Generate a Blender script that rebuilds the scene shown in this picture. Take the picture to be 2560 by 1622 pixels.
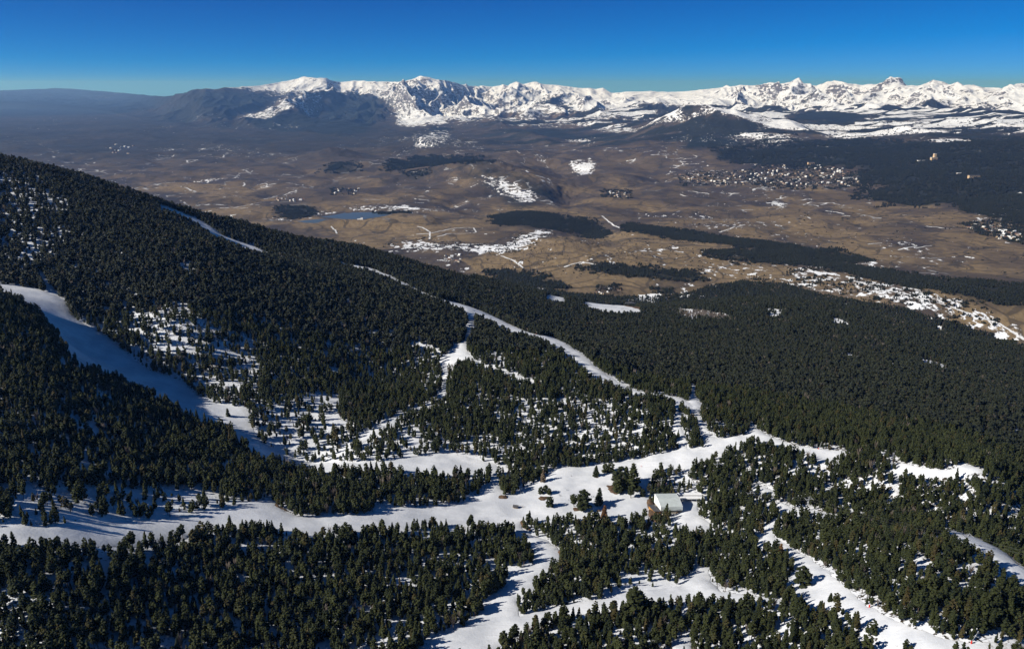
import bpy, bmesh, math, random, time
import numpy as np
from mathutils import Vector, Matrix
from mathutils import geometry as mgeo
T0 = time.time()
for o in list(bpy.data.objects): bpy.data.objects.remove(o)
S = bpy.context.scene
COL = S.collection
R = math.radians
DENOISE = True; HAZE = 2.1e-5; NAZ = 1150; NNEAR = 1150; NFAR = 620; CELL = 4.2; CELL2 = 5.2
rng = np.random.default_rng(7)
random.seed(7)

# ------------------------------------------------------------------ camera
F = 2009.0; CX = 1280.0; CY = 811.0; PITCH = R(16.3)      # photo 2560 x 1622
cam_d = bpy.data.cameras.new('camera'); cam = bpy.data.objects.new('camera', cam_d); COL.objects.link(cam)
cam_d.sensor_fit = 'HORIZONTAL'; cam_d.sensor_width = 36.0; cam_d.lens = 36.0*F/2560.0
cam_d.clip_start = 1.0; cam_d.clip_end = 200000.0
cam.location = (0, 0, 0); cam.rotation_euler = (R(90)-PITCH, 0, 0)
S.camera = cam

# ------------------------------------------------------------------ sky, sun, exposure
SKY_STR = 0.058
SUN_EL = 32.5; SUN_AZ = -111.0            # azimuth clockwise from +Y (view direction); minus = to the left
w = bpy.data.worlds.new('World'); S.world = w; w.use_nodes = True
nt = w.node_tree; nt.nodes.clear()
sky = nt.nodes.new('ShaderNodeTexSky'); sky.sky_type = 'NISHITA'; sky.sun_disc = False
sky.sun_elevation = R(SUN_EL); sky.sun_rotation = R(SUN_AZ); sky.altitude = 10000
sky.air_density = 1.0; sky.dust_density = 0.0; sky.ozone_density = 3.0
bg = nt.nodes.new('ShaderNodeBackground'); bg.inputs['Strength'].default_value = SKY_STR
wo = nt.nodes.new('ShaderNodeOutputWorld')
sepn = nt.nodes.new('ShaderNodeSeparateColor'); comb = nt.nodes.new('ShaderNodeCombineColor')
nt.links.new(sky.outputs[0], sepn.inputs[0])
tcw = nt.nodes.new('ShaderNodeTexCoord'); sepw = nt.nodes.new('ShaderNodeSeparateXYZ'); nt.links.new(tcw.outputs['Generated'], sepw.inputs[0])
mrw = nt.nodes.new('ShaderNodeMapRange'); mrw.inputs[1].default_value = 0.10; mrw.inputs[2].default_value = 0.45; mrw.inputs[3].default_value = 1.0; mrw.inputs[4].default_value = 0.12
nt.links.new(sepw.outputs[2], mrw.inputs[0])
for ch, (mul, add) in enumerate(((0.72, -1.35), (1.07, -0.74), (1.38, 0.0))):     # a deeper blue than the model gives
    ad = nt.nodes.new('ShaderNodeMath'); ad.operation = 'MULTIPLY'; ad.inputs[1].default_value = add; nt.links.new(mrw.outputs[0], ad.inputs[0])
    mm = nt.nodes.new('ShaderNodeMath'); mm.operation = 'MULTIPLY_ADD'; mm.inputs[1].default_value = mul; nt.links.new(ad.outputs[0], mm.inputs[2])
    mx = nt.nodes.new('ShaderNodeMath'); mx.operation = 'MAXIMUM'; mx.inputs[1].default_value = 0.04
    nt.links.new(sepn.outputs[ch], mm.inputs[0]); nt.links.new(mm.outputs[0], mx.inputs[0]); nt.links.new(mx.outputs[0], comb.inputs[ch])
nt.links.new(comb.outputs[0], bg.inputs[0]); nt.links.new(bg.outputs[0], wo.inputs[0])
sd = bpy.data.lights.new('sun', 'SUN'); sun = bpy.data.objects.new('sun', sd); COL.objects.link(sun)
sd.energy = 4.9; sd.angle = R(0.53); sd.color = (1.0, 0.965, 0.91)
saz = R(SUN_AZ); sel = R(SUN_EL)
SUNV = Vector((math.sin(saz)*math.cos(sel), math.cos(saz)*math.cos(sel), math.sin(sel)))
sun.rotation_euler = SUNV.to_track_quat('Z', 'Y').to_euler()
S.view_settings.view_transform = 'Standard'; S.view_settings.look = 'None'
S.view_settings.exposure = 0.32; S.view_settings.gamma = 1.0
S.render.engine = 'CYCLES'
S.cycles.max_bounces = 5; S.cycles.diffuse_bounces = 2; S.cycles.glossy_bounces = 2; S.cycles.transmission_bounces = 2
S.cycles.volume_bounces = 0; S.cycles.transparent_max_bounces = 6
S.cycles.use_denoising = DENOISE
S.cycles.denoiser = 'OPENIMAGEDENOISE'; S.cycles.denoising_input_passes = 'RGB_ALBEDO_NORMAL'; S.cycles.denoising_prefilter = 'ACCURATE'

# ------------------------------------------------------------------ helpers
def ray(px, py):
    """unit-horizontal ray through a point of the photograph: azimuth, slope (dz per horizontal metre)"""
    px = np.asarray(px, float); py = np.asarray(py, float)
    u = (px-CX)/F; v = -(py-CY)/F
    fx = u; fy = math.cos(PITCH)+v*math.sin(PITCH); fz = -math.sin(PITCH)+v*math.cos(PITCH)
    h = np.sqrt(fx*fx+fy*fy)
    return np.arctan2(fx, fy), fz/h

def vnoise_tables(seed):
    r = np.random.default_rng(seed)
    p = r.permutation(256); a = r.uniform(0, 2*np.pi, 256)
    return np.concatenate([p, p]), np.cos(a), np.sin(a)
_tab = {}
def noise(x, y, seed=0):
    if seed not in _tab: _tab[seed] = vnoise_tables(seed)
    p, gx, gy = _tab[seed]
    xi = np.floor(x).astype(np.int64); yi = np.floor(y).astype(np.int64)
    xf = x-xi; yf = y-yi; xi &= 255; yi &= 255
    u = xf*xf*xf*(xf*(xf*6-15)+10); v = yf*yf*yf*(yf*(yf*6-15)+10)
    def g(ix, iy, dx, dy):
        h = p[p[ix & 255]+(iy & 255)]
        return gx[h]*dx+gy[h]*dy
    n00 = g(xi, yi, xf, yf); n10 = g(xi+1, yi, xf-1, yf); n01 = g(xi, yi+1, xf, yf-1); n11 = g(xi+1, yi+1, xf-1, yf-1)
    return ((n00+(n10-n00)*u)*(1-v)+(n01+(n11-n01)*u)*v)*1.5
def fbm(x, y, oct=5, seed=0, gain=0.5, lac=2.03):
    s = 0; a = 1.0; t = 0
    for i in range(oct):
        s = s+a*noise(x+i*17.3, y-i*9.1, seed+i); t += a; a *= gain; x = x*lac; y = y*lac
    return s/t
def ridged(x, y, oct=5, seed=0, gain=0.5, lac=2.07):
    s = 0; a = 1.0; t = 0; w_ = 1.0
    for i in range(oct):
        n = 1-np.abs(noise(x+i*11.7, y+i*5.3, seed+i))*1.6
        n = n*n*w_; w_ = np.clip(n*1.4, 0, 1)
        s = s+a*n; t += a; a *= gain; x = x*lac; y = y*lac
    return s/t
def sstep(a, b, x):
    t = np.clip((x-a)/(b-a), 0, 1); return t*t*(3-2*t)

def tag(o, label=None, cat=None, group=None, kind=None):
    if label: o['label'] = label
    if cat: o['category'] = cat
    if group: o['group'] = group
    if kind: o['kind'] = kind
    return o
def in_poly(x, y, poly):
    """vectorised point in polygon"""
    inside = np.zeros(x.shape, bool); n = len(poly)
    x0 = min(p[0] for p in poly); x1 = max(p[0] for p in poly); y0 = min(p[1] for p in poly); y1 = max(p[1] for p in poly)
    m = (x >= x0) & (x <= x1) & (y >= y0) & (y <= y1)
    if not m.any(): return inside
    xs = x[m]; ys = y[m]; r = np.zeros(xs.shape, bool)
    for i in range(n):
        ax, ay = poly[i]; bx, by = poly[(i+1) % n]
        if ay == by: continue
        c = ((ay > ys) != (by > ys)) & (xs < (bx-ax)*(ys-ay)/(by-ay)+ax)
        r ^= c
    inside[m] = r
    return inside

# ------------------------------------------------------------------ the lie of the land
# surveyed points: (photo x, photo y, horizontal distance in metres)
CTRL = [
 # foreground shelf
 (0,1622,505),(640,1622,480),(1280,1622,470),(1900,1622,480),(2560,1622,520),
 (0,1450,560),(500,1450,560),(1000,1450,560),(1500,1450,570),(2000,1450,590),(2560,1480,610),
 (0,1300,625),(300,1300,635),(600,1275,660),(900,1290,665),(1250,1300,690),(1650,1270,735),(2000,1290,735),(2400,1340,705),(2560,1420,650),
 (1100,1200,760),(1400,1200,780),(1650,1150,835),(1800,1110,880),(1950,1100,900),(2100,1130,890),(2300,1170,850),(2450,1180,840),
 (900,1150,810),(1150,1130,835),(1000,1060,900),(1400,1080,890),(1700,1030,950),(1500,950,1060),(1300,900,1120),(1110,950,1050),(1170,890,1130),
 (1180,775,1420),(1310,830,1290),(1450,890,1170),(1600,980,1040),(1170,830,1250),(1000,950,1090),
 # front hill on the left
 (0,1150,720),(0,1000,830),(0,860,950),(0,752,1080),(130,830,1020),(260,940,960),(300,1100,790),(400,1020,900),(520,1078,865),(650,1125,830),(450,1180,740),(760,1160,835),
 (0,726,1190),(90,757,1160),(200,880,1060),(300,930,1010),(430,995,955),(580,1055,900),(700,1138,850),
 (0,706,1240),(123,730,1210),(187,793,1150),(291,857,1095),(366,920,1040),(497,988,975),(619,1018,935),(740,1110,868),
 # big left slope and its skyline
 (0,600,1420),(150,640,1360),(300,720,1240),(450,800,1120),(600,880,1080),(800,900,1090),(800,1000,970),
 (0,480,1600),(250,540,1500),(450,620,1350),(650,700,1300),(900,780,1260),(1050,850,1180),
 (0,402,1800),(150,432,1800),(300,478,1740),(420,515,1740),(560,592,1660),(700,640,1640),(600,560,1850),(900,622,2000),(1050,665,2120),(900,690,1560),(1050,740,1480),(1170,700,2250),
 # slope falling away to the right
 (1250,720,2350),(1420,755,2350),(1400,850,1500),(1560,860,1500),(1600,770,2150),(1620,940,1180),(1800,980,1120),(1800,850,1650),(1900,760,2500),(1950,1050,1000),(2050,900,1500),
 (2100,1000,1220),(2200,800,2350),(2300,1080,1100),(2300,920,1600),(2400,850,2250),(2560,900,2100),(2560,1050,1330),(2560,1200,1000),(2560,1350,790),
 (2300,1260,800),
 # the valley floor and foothills
 (1200,670,3600),(1400,700,3300),(1600,700,3300),(1800,690,3450),(2000,720,3250),(2300,770,2900),(2560,880,2420),
 (1100,620,4200),(1400,620,4100),(1700,620,4100),(2000,650,3900),(2300,690,3500),(2560,740,3150),
 (800,550,5400),(1100,560,5200),(1400,560,5200),(1700,560,5200),(2000,560,5200),(2300,560,5250),(2560,560,5300),
 (400,460,7800),(800,460,7900),(1200,500,6500),(1550,490,6900),(1800,490,6800),(2200,500,6500),(2560,500,6300),
 (0,370,13000),(400,370,12800),(800,380,11500),(1240,430,8200),(1330,470,7300),(1480,420,9300),(1700,420,9200),(2000,430,8600),(2300,430,8000),(2560,440,7600),
 (1000,400,10000),(1150,340,14500),(1500,350,13500),(1700,310,13500),(1750,350,11500),(1900,370,10500),(2200,370,10000),(2400,385,9200),(2560,375,9200),
 (0,300,24000),(0,262,36000),(200,270,33000),(400,300,22000),(650,330,16500),(850,330,16500),(1300,320,17000),(1500,300,18500),
 (2560,330,12000),(2300,340,12200),(2000,340,12500),(2000,310,15500),(2300,310,15200),(2560,300,15500),(1800,290,17500),
]
# hidden ground (photo x, distance, height)
HID = [(0,2450,-420),(300,2350,-470),(600,2500,-560),(900,2800,-680),(1100,3000,-720),(0,3300,-760),(400,3500,-790),(800,3700,-810),(0,5500,-815),(400,5500,-815),(0,9000,-810),
 (1300,2800,-730),(1600,2750,-770),(1900,2900,-800),(2300,2650,-790),(2560,2500,-770),
 (-700,500,-375),(-700,1000,-330),(-700,1700,-170),(-700,3000,-500),(-700,6000,-815),(-700,14000,-800),
 (3300,500,-430),(3300,1000,-560),(3300,2200,-760),(3300,5000,-760),(3300,10000,-600),(3300,16000,-350),
 (0,330,-350),(1280,330,-340),(2560,330,-370)]
_az, _sl = ray([c[0] for c in CTRL], [c[1] for c in CTRL])
_D = np.array([c[2] for c in CTRL], float)
ca = np.concatenate([_az, ray([h[0] for h in HID], [811]*len(HID))[0]])
cd = np.concatenate([_D, np.array([h[1] for h in HID], float)])
cz = np.concatenate([_sl*_D, np.array([h[2] for h in HID], float)])
def tps_fit(u, v, z, lam):
    n = len(u); d2 = (u[:, None]-u[None])**2+(v[:, None]-v[None])**2
    K = np.where(d2 > 0, 0.5*d2*np.log(d2+1e-30), 0)+np.eye(n)*lam
    P = np.stack([np.ones(n), u, v], 1)
    A = np.zeros((n+3, n+3)); A[:n, :n] = K; A[:n, n:] = P; A[n:, :n] = P.T
    return np.linalg.solve(A, np.concatenate([z, np.zeros(3)]))
_w = tps_fit(ca, np.log(cd), cz, 2e-4)
def base_z(az, D):
    shp = az.shape; a = az.ravel(); l = np.log(D.ravel()); out = np.empty(a.shape)
    cl = np.log(cd); n = len(ca)
    for i in range(0, len(a), 60000):
        aa = a[i:i+60000, None]; ll = l[i:i+60000, None]
        d2 = (aa-ca[None])**2+(ll-cl[None])**2+1e-30
        out[i:i+60000] = (0.5*d2*np.log(d2))@_w[:n]+_w[n]+_w[n+1]*aa[:, 0]+_w[n+2]*ll[:, 0]
    return out.reshape(shp)

# skyline of the far range: (photo x, photo y, distance)
SKY = [(-900,236,60000),(-100,231,60000),(0,228,60000),(60,226,60000),(130,223,60000),(180,224,60000),(240,229,58000),(300,234,52000),(370,241,40000),(415,243,31000),(440,238,28000),(460,233,26500),(480,229,25500),(515,223,25000),(530,226,25000),
 (560,221,25000),(600,220,25500),(650,214,26000),(700,205,26500),(740,200,26500),(780,198,26500),(815,199,26500),(850,206,27000),(890,202,27000),(930,201,26500),(970,203,26500),(1000,203,26000),(1030,199,26000),(1055,193,26000),(1075,194,26000),(1100,199,26000),
 (1130,206,26500),(1160,214,27000),(1200,216,28500),(1230,217,28500),(1260,214,28500),(1290,217,28500),(1312,211,28500),(1335,208,28500),(1360,213,28500),(1400,215,28500),(1425,219,28500),(1460,222,28500),(1490,224,28500),(1508,221,28500),(1530,235,28000),
 (1560,231,27000),(1580,229,27000),(1640,232,27000),(1700,232,26500),(1760,226,26000),(1820,218,26000),(1850,213,26000),(1880,215,26000),(1925,207,26000),(1950,211,26000),(1985,204,26000),(2010,214,26000),(2040,217,26000),(2070,209,26000),(2110,210,26000),(2150,213,26000),(2200,212,25500),(2225,204,25500),(2245,205,25500),(2262,216,25500),(2290,218,25500),(2315,211,25500),(2333,203,25500),(2352,206,25500),(2370,216,25500),(2400,220,25000),(2440,222,25000),(2480,221,25000),(2520,224,25000),(2560,223,25000),(2700,216,25000),(3500,225,25000)]
_sa, _ss = ray([c[0] for c in SKY], [c[1]-2.0 for c in SKY])
_sd = np.array([c[2] for c in SKY], float); _sz = _ss*_sd
CUT = 15000.0     # beyond this the mountains take over from the spline
_ka = ray([-900, 420, 470, 900, 1000, 1450, 1550, 1750, 1850, 3500], [811]*10)[0]
_ta = np.linspace(-1.4, 1.4, 4001); _tz = np.interp(_ta, _sa, _sz)
_kk = np.exp(-0.5*(np.arange(-90, 91)/32.0)**2); _kk /= _kk.sum(); _ts = np.convolve(np.pad(_tz, 90, mode='edge'), _kk, 'valid')
_ga = ray([-900, 940, 990, 1230, 1290, 3500], [811]*6)[0]
def crest(az):
    return np.interp(az, _sa, _sd), np.interp(az, _sa, _sz)
# foot profile: where each bearing's slope begins and how high it is there
FOOT = [(-900,40000),(0,40000),(300,32000),(420,21500),(500,19500),(600,17500),(800,17500),(950,18500),(1000,19500),(1100,19500),(1230,20500),(1300,18000),(1500,18500),(1700,17500),(1900,18500),(2100,18500),(2560,18500),(3500,18500)]
_fa = ray([f[0] for f in FOOT], [811]*len(FOOT))[0]; _fd = np.array([f[1] for f in FOOT], float)
# separate swellings of the ground: (photo x, photo y of the top, distance, half width m, half depth m, height m)
BUMPS = [(1250,438,8100,420,620,105),(1335,480,7300,260,420,60),(1415,500,6900,150,600,-80),(1460,590,5000,170,450,-55),(1500,640,4200,110,350,-30),(1380,420,9300,170,700,-90),(857,404,10800,260,350,95),(1060,392,11500,800,500,90),(960,432,9300,600,350,60),(1130,455,8300,500,300,55),(1290,400,10500,600,400,90),(1500,455,8200,500,350,45),(1600,400,10500,500,500,60),(1180,360,13500,900,500,90),(1420,398,11200,500,400,60),
 (1345,540,5600,450,260,25),(1420,640,4200,200,200,25),(1500,670,3700,260,160,30),(1290,310,17500,1200,900,170),(1540,280,19500,1100,1100,200),(1660,262,22500,1700,1000,160),
 (1740,320,14000,900,1500,280),(2030,272,21500,1500,700,130),(1420,275,21500,1500,900,200),(2230,352,11600,900,600,45),(2420,385,9300,900,500,60),(1100,300,19500,700,900,160),(1040,262,22500,900,1300,150),
 (2240,228,23500,500,800,170),(2420,236,22500,650,900,230),(1930,250,23500,700,900,70),(2100,246,23500,600,700,60),(1330,250,24500,900,900,110)]
_ba = ray([b[0] for b in BUMPS], [811]*len(BUMPS))[0]
LAKE = None
def ground_z(az, D, coarse=False):
    x = D*np.sin(az); y = D*np.cos(az)
    z = base_z(az, np.minimum(D, 20000.0))
    # far range
    far = D > 12000
    if far.any():
        a = az[far]; d = D[far]; zz = z[far]; xx = x[far]; yy = y[far]
        cdst, czz = crest(a); fd = np.interp(a, _fa, _fd)
        t = np.clip((d-fd)/(cdst-fd), 0, 1.6)
        zf = base_z(a, fd)
        prof = np.where(t <= 1, 0.62*t**1.25+0.38*t**3, 1-(t-1)*1.1)
        wx = xx+420*fbm(xx/1600, yy/1600, 3, 60); wy = yy+420*fbm(xx/1600, yy/1600, 3, 65)
        AA = np.interp(a, _ka, [0.35, 0.35, 0.5, 0.55, 0.95, 0.9, 0.55, 0.6, 1.15, 1.15])
        h0 = ridged(wx/2900, wy/3600, 3, 80, 0.45)-0.42
        h1 = ridged(wx/1050, wy/3900, 4, 70, 0.42)-0.42
        h2 = ridged(wx/430, wy/800, 3, 86, 0.5)-0.42
        _unused = None
        #spur = ridged(wx/640, wy/2300, 5, 70)-0.42
        #iso = 0.65*ridged(wx/1500, wy/1800, 6, 80, 0.58)+0.35*ridged(wx/560, wy/700, 4, 86, 0.55)-0.42
        env = np.clip(4*t*(1-0.86*t), 0, 1)*np.where(t > 1, 0.4, 1)
        near_crest = 1-sstep(0.85, 1.0, t)*0.50
        h = np.maximum(czz-zf, 150)
        hg = (ridged((wx+0.45*wy)/560, wy/3200, 3, 98, 0.45)-0.42)*np.interp(a, _ga, [0, 0, 1, 1, 0, 0])
        bigr = h*AA*(0.62*h0+0.42*h1+0.13*h2+0.30*hg)*env*near_crest
        cs = np.interp(a, _ta, _ts); wk = sstep(0.74, 1.0, t)*(1-sstep(1.0, 1.2, t)); czz = cs+(czz-cs)*wk
        zm = zf+(czz-zf)*prof+bigr+(12*fbm(xx/300, yy/420, 4, 90)+26*AA*(ridged(xx/380, yy/380, 4, 92, 0.6)-0.4))*np.where(t > 1, 0.5, sstep(0.1, 0.5, t))
        b = sstep(0.0, 0.06, t)
        z[far] = zz*(1-b)+zm*b
    for (bx, by, bd, hw, hd, bh), ba in zip(BUMPS, _ba):
        cxm = bd*math.sin(ba); cym = bd*math.cos(ba)
        u = (x-cxm)*math.cos(ba)-(y-cym)*math.sin(ba); v = (x-cxm)*math.sin(ba)+(y-cym)*math.cos(ba)
        r2 = (u/hw)**2+(v/hd)**2
        m = r2 < 9
        if m.any():
            rr = r2[m]*(1+0.5*fbm(x[m]/(hw*0.8), y[m]/(hw*0.8), 3, 33))
            z[m] += bh*(np.exp(-rr*0.9) if bd < 22000 else 1.25*np.exp(-1.25*np.sqrt(np.abs(rr))))*(1+0.25*fbm(x[m]/(hw*0.35), y[m]/(hw*0.35), 4, 34))
    # rolling relief growing with distance
    k = sstep(2600, 4200, D)
    z = z+k*(27*fbm(x/620, y/620, 6, 20, 0.55)+26*sstep(7000, 11000, D)*fbm(x/1500, y/1500, 5, 25)-sstep(4200, 6000, D)*(1-sstep(11000, 14000, D))*62*ridged(x/1400, y/1400, 5, 28))
    kf = sstep(10500, 13500, D)*(1-sstep(19000, 22500, D))*(0.35+0.65*sstep(-0.20, -0.06, az))
    if (kf > 0).any(): z = z+kf*150*(ridged(x/2300+0.3*y/2300, y/2700, 5, 95, 0.5)-0.42)
    kn = 1-k
    z = z+kn*(2.2*fbm(x/75, y/75, 3, 40)+0.45*fbm(x/16, y/16, 3, 45))
    if LAKE is not None:
        lx, ly, hw, hd, lz = LAKE
        q = ((x-lx)/hw)**2+((y-ly)/hd)**2; wl = 1-sstep(0.9, 2.6, q); z = z*(1-wl)+lz*wl
    return z
_la, _ls = ray([918, 1035, 800, 918, 918], [541, 541, 541, 533, 549]); _lz = -805.0; _ld = -_lz/-_ls
LAKE = (_ld[0]*math.sin(_la[0]), _ld[0]*math.cos(_la[0]), abs(_ld[1]*math.sin(_la[1])-_ld[2]*math.sin(_la[2]))/2*1.15, abs(_ld[3]-_ld[4])/2*1.3, _lz)
# polar survey grid used to drop things on the ground
GA = np.linspace(-0.80, 0.80, 641); GD = np.exp(np.linspace(math.log(330), math.log(72000), 1700))
GZ = ground_z(*np.meshgrid(GA, GD, indexing='ij'))
GS = GZ/GD[None]
_gl = math.log(330); _gk = 1699/(math.log(72000)-_gl)
def zat(x, y):
    """height of the ground under map points"""
    x = np.atleast_1d(np.asarray(x, float)); y = np.atleast_1d(np.asarray(y, float))
    return ground_z(np.arctan2(x, y), np.hypot(x, y))
def zfast(x, y):
    az = np.arctan2(x, y); D = np.hypot(x, y)
    i = np.clip((az+0.80)/1.60*640, 0, 639.999); j = np.clip((np.log(D)-_gl)*_gk, 0, 1698.999)
    i0 = i.astype(int); j0 = j.astype(int); a = i-i0; b = j-j0
    return (GZ[i0, j0]*(1-a)+GZ[i0+1, j0]*a)*(1-b)+(GZ[i0, j0+1]*(1-a)+GZ[i0+1, j0+1]*a)*b
def drop(px, py):
    """where the line of sight through a photo point meets the ground -> x, y, z"""
    az, s = ray(px, py); az = float(az); s = float(s)
    i = min(max((az+0.80)/1.60*640, 0), 639.999); i0 = int(i); a = i-i0
    g = GS[i0]*(1-a)+GS[i0+1]*a
    hit = np.nonzero(g >= s)[0]
    if len(hit) == 0:
        j = int(np.argmax(g)); D = GD[j]
    else:
        j = hit[0]
        if j == 0: D = GD[0]
        else:
            t = (s-g[j-1])/(g[j]-g[j-1]+1e-12); D = GD[j-1]*(1-t)+GD[j]*t
    x = D*math.sin(az); y = D*math.cos(az)
    return x, y, float(zfast(np.array([x]), np.array([y]))[0])
def mp(poly):
    return [drop(*p)[:2] for p in poly]

# ------------------------------------------------------------------ land cover, surveyed from the photograph (photo coordinates, dropped to the map)
# groomed ski runs
PISTES = {
 'upper_left': [(-60,706),(0,709),(75,720),(123,732),(160,750),(187,795),(239,825),(291,859),(366,922),(448,948),(497,990),(546,1011),(619,1020),(633,1075),(655,1108),(740,1148),(830,1156),(902,1159),(960,1150),(1035,1140),(1110,1132),(1160,1140),(1240,1160),(1250,1185),
   (1100,1190),(1024,1185),(900,1185),(780,1184),(716,1166),(654,1150),(600,1108),(575,1072),(500,1056),(430,1018),(370,988),(295,947),(198,921),(160,865),(118,808),(84,770),(0,742),(-60,738)],
 'side_gully': [(92,672),(112,680),(128,712),(150,742),(128,738),(108,718)],
 'ridge': [(400,512),(448,529),(508,555),(560,590),(617,611),(680,634),(652,641),(572,610),(542,595),(516,580),(482,557),(448,541),(400,519)],
 'ridge_low': [(850,658),(925,670),(977,690),(1000,702),(1055,731),(1095,747),(1140,757),(1190,773),(1192,783),(1150,776),(1095,756),(1050,738),(995,711),(970,699),(920,678),(850,666)],
 'main': [(1140,757),(1190,773),(1235,792),(1276,813),(1317,830),(1351,839),(1381,843),(1418,862),(1455,884),(1485,914),(1515,936),(1556,961),(1605,981),(1653,985),(1709,998),(1740,1020),(1735,1040),(1694,1016),(1648,997),(1597,990),(1553,972),(1523,960),(1485,949),(1455,924),(1433,900),(1392,878),(1336,848),(1287,842),(1254,824),(1224,808),(1194,794),(1168,790)],
 'left_lane': [(1149,760),(1192,777),(1187,799),(1184,821),(1173,848),(1166,874),(1178,892),(1150,905),(1122,926),(1119,967),(1118,990),(1068,1020),(1020,1043),(992,1060),(934,1092),(898,1112),(880,1105),(908,1085),(934,1068),(978,1045),(1022,1025),(1063,1013),(1088,994),(1104,972),(1106,950),(1097,911),(1119,885),(1138,866),(1160,851),(1168,821),(1166,790)],
 'left_spur': [(1028,850),(1059,864),(1092,876),(1122,893),(1118,899),(1086,884),(1055,872),(1026,858)],
 'right_spur': [(1170,890),(1209,911),(1246,922),(1300,942),(1340,960),(1338,966),(1296,950),(1244,930),(1205,919),(1166,899)],
 'plaza': [(1725,950),(1742,968),(1738,985),(1758,1017),(1745,1031),(1760,1060),(1780,1092),(1810,1096),(1863,1087),(1882,1064),(1924,1090),(1970,1108),(2023,1119),(2063,1124),(2128,1126),(2100,1150),(2069,1172),(2023,1150),(1994,1136),(1930,1118),(1898,1110),(1863,1120),(1840,1128),(1799,1142),(1770,1150),(1752,1172),(1700,1172),(1650,1176),(1636,1195),(1620,1216),(1625,1270),(1624,1290),(1570,1312),(1500,1310),(1427,1306),(1363,1312),(1302,1306),(1305,1320),(1331,1338),(1366,1350),(1400,1375),(1403,1398),(1386,1420),(1345,1450),(1342,1470),(1290,1505),(1300,1540),(1421,1509),(1491,1500),(1534,1488),(1572,1477),(1671,1471),(1700,1465),(1729,1424),(1735,1413),(1773,1419),(1776,1453),(1805,1480),(1898,1491),(1960,1500),(1960,1520),(1816,1512),(1700,1510),(1590,1520),(1505,1532),(1421,1542),(1330,1570),(1302,1590),(1247,1622),(1210,1660),(1020,1660),(1051,1622),(1092,1587),(1159,1564),(1202,1529),(1228,1500),(1263,1471),(1269,1440),(1310,1418),(1333,1410),(1333,1381),(1290,1343),(1281,1330),(1240,1330),(1180,1318),(1094,1312),(992,1330),(856,1334),(789,1345),(700,1336),(668,1322),(523,1326),(436,1352),(320,1368),(247,1366),(102,1372),(-60,1372),(-60,1322),(0,1320),(116,1318),(203,1302),(314,1304),(407,1294),(523,1276),(610,1259),(677,1248),(700,1272),(740,1290),(780,1293),(847,1290),(920,1284),(978,1270),(1094,1267),(1152,1258),(1181,1247),(1215,1215),(1244,1205),(1262,1236),(1290,1238),(1322,1212),(1363,1191),(1403,1167),(1447,1168),(1505,1159),(1563,1153),(1607,1145),(1671,1130),(1694,1124),(1698,1095),(1677,1087),(1688,1028),(1706,1034),(1703,1066),(1715,1092),(1720,1122),(1760,1118),(1752,1085),(1742,1055),(1730,1030),(1722,1000),(1728,972)],
 'by_station': [(1700,1248),(1745,1252),(1748,1290),(1775,1310),(1770,1325),(1720,1338),(1675,1322),(1690,1290)],
 'right': [(1941,1252),(1955,1256),(1985,1273),(2034,1275),(2075,1285),(2107,1294),(2154,1305),(2151,1316),(2110,1310),(2063,1302),(2029,1296),(1985,1294),(1968,1300),(1940,1320),(1936,1340),(1970,1363),(2011,1387),(2049,1410),(2078,1436),(2107,1462),(2142,1494),(2174,1517),(2223,1544),(2282,1570),(2340,1590),(2412,1606),(2485,1609),(2560,1616),(2640,1622),(2640,1670),(2331,1660),(2282,1635),(2238,1612),(2194,1592),(2162,1578),(2136,1556),(2101,1534),(2049,1526),(2023,1518),(1976,1500),(1958,1450),(1975,1440),(1985,1425),(1960,1395),(1940,1385),(1925,1387),(1900,1372),(1880,1345),(1890,1334),(1909,1331),(1921,1311),(1945,1285)],
 'far_right': [(2360,1318),(2398,1332),(2430,1342),(2465,1357),(2514,1383),(2537,1406),(2562,1424),(2640,1460),(2640,1500),(2560,1470),(2537,1448),(2510,1430),(2482,1400),(2453,1378),(2422,1366),(2396,1352),(2358,1328)],
 'right_low': [(2240,1152),(2273,1161),(2311,1170),(2354,1175),(2392,1171),(2412,1162),(2459,1176),(2462,1184),(2412,1190),(2370,1192),(2313,1196),(2262,1178),(2252,1200),(2240,1215),(2250,1235),(2222,1264),(2214,1260),(2238,1230),(2228,1212),(2242,1185)],
 'meadow': [(1362,747),(1392,740),(1413,748),(1413,760),(1380,758)],
 'stadium': [(1455,758),(1500,761),(1560,764),(1601,770),(1603,784),(1540,783),(1480,774)],
 'nook': [(1877,1212),(1905,1214),(1935,1226),(1930,1240),(1885,1236)],
 'low_glade': [(1668,1640),(1680,1600),(1700,1590),(1726,1596),(1735,1640)],
 'deep_glade': [(2230,1236),(2236,1222),(2246,1228),(2238,1244)],
}
PISTE_XY = {k: mp(v) for k, v in PISTES.items()}
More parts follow.
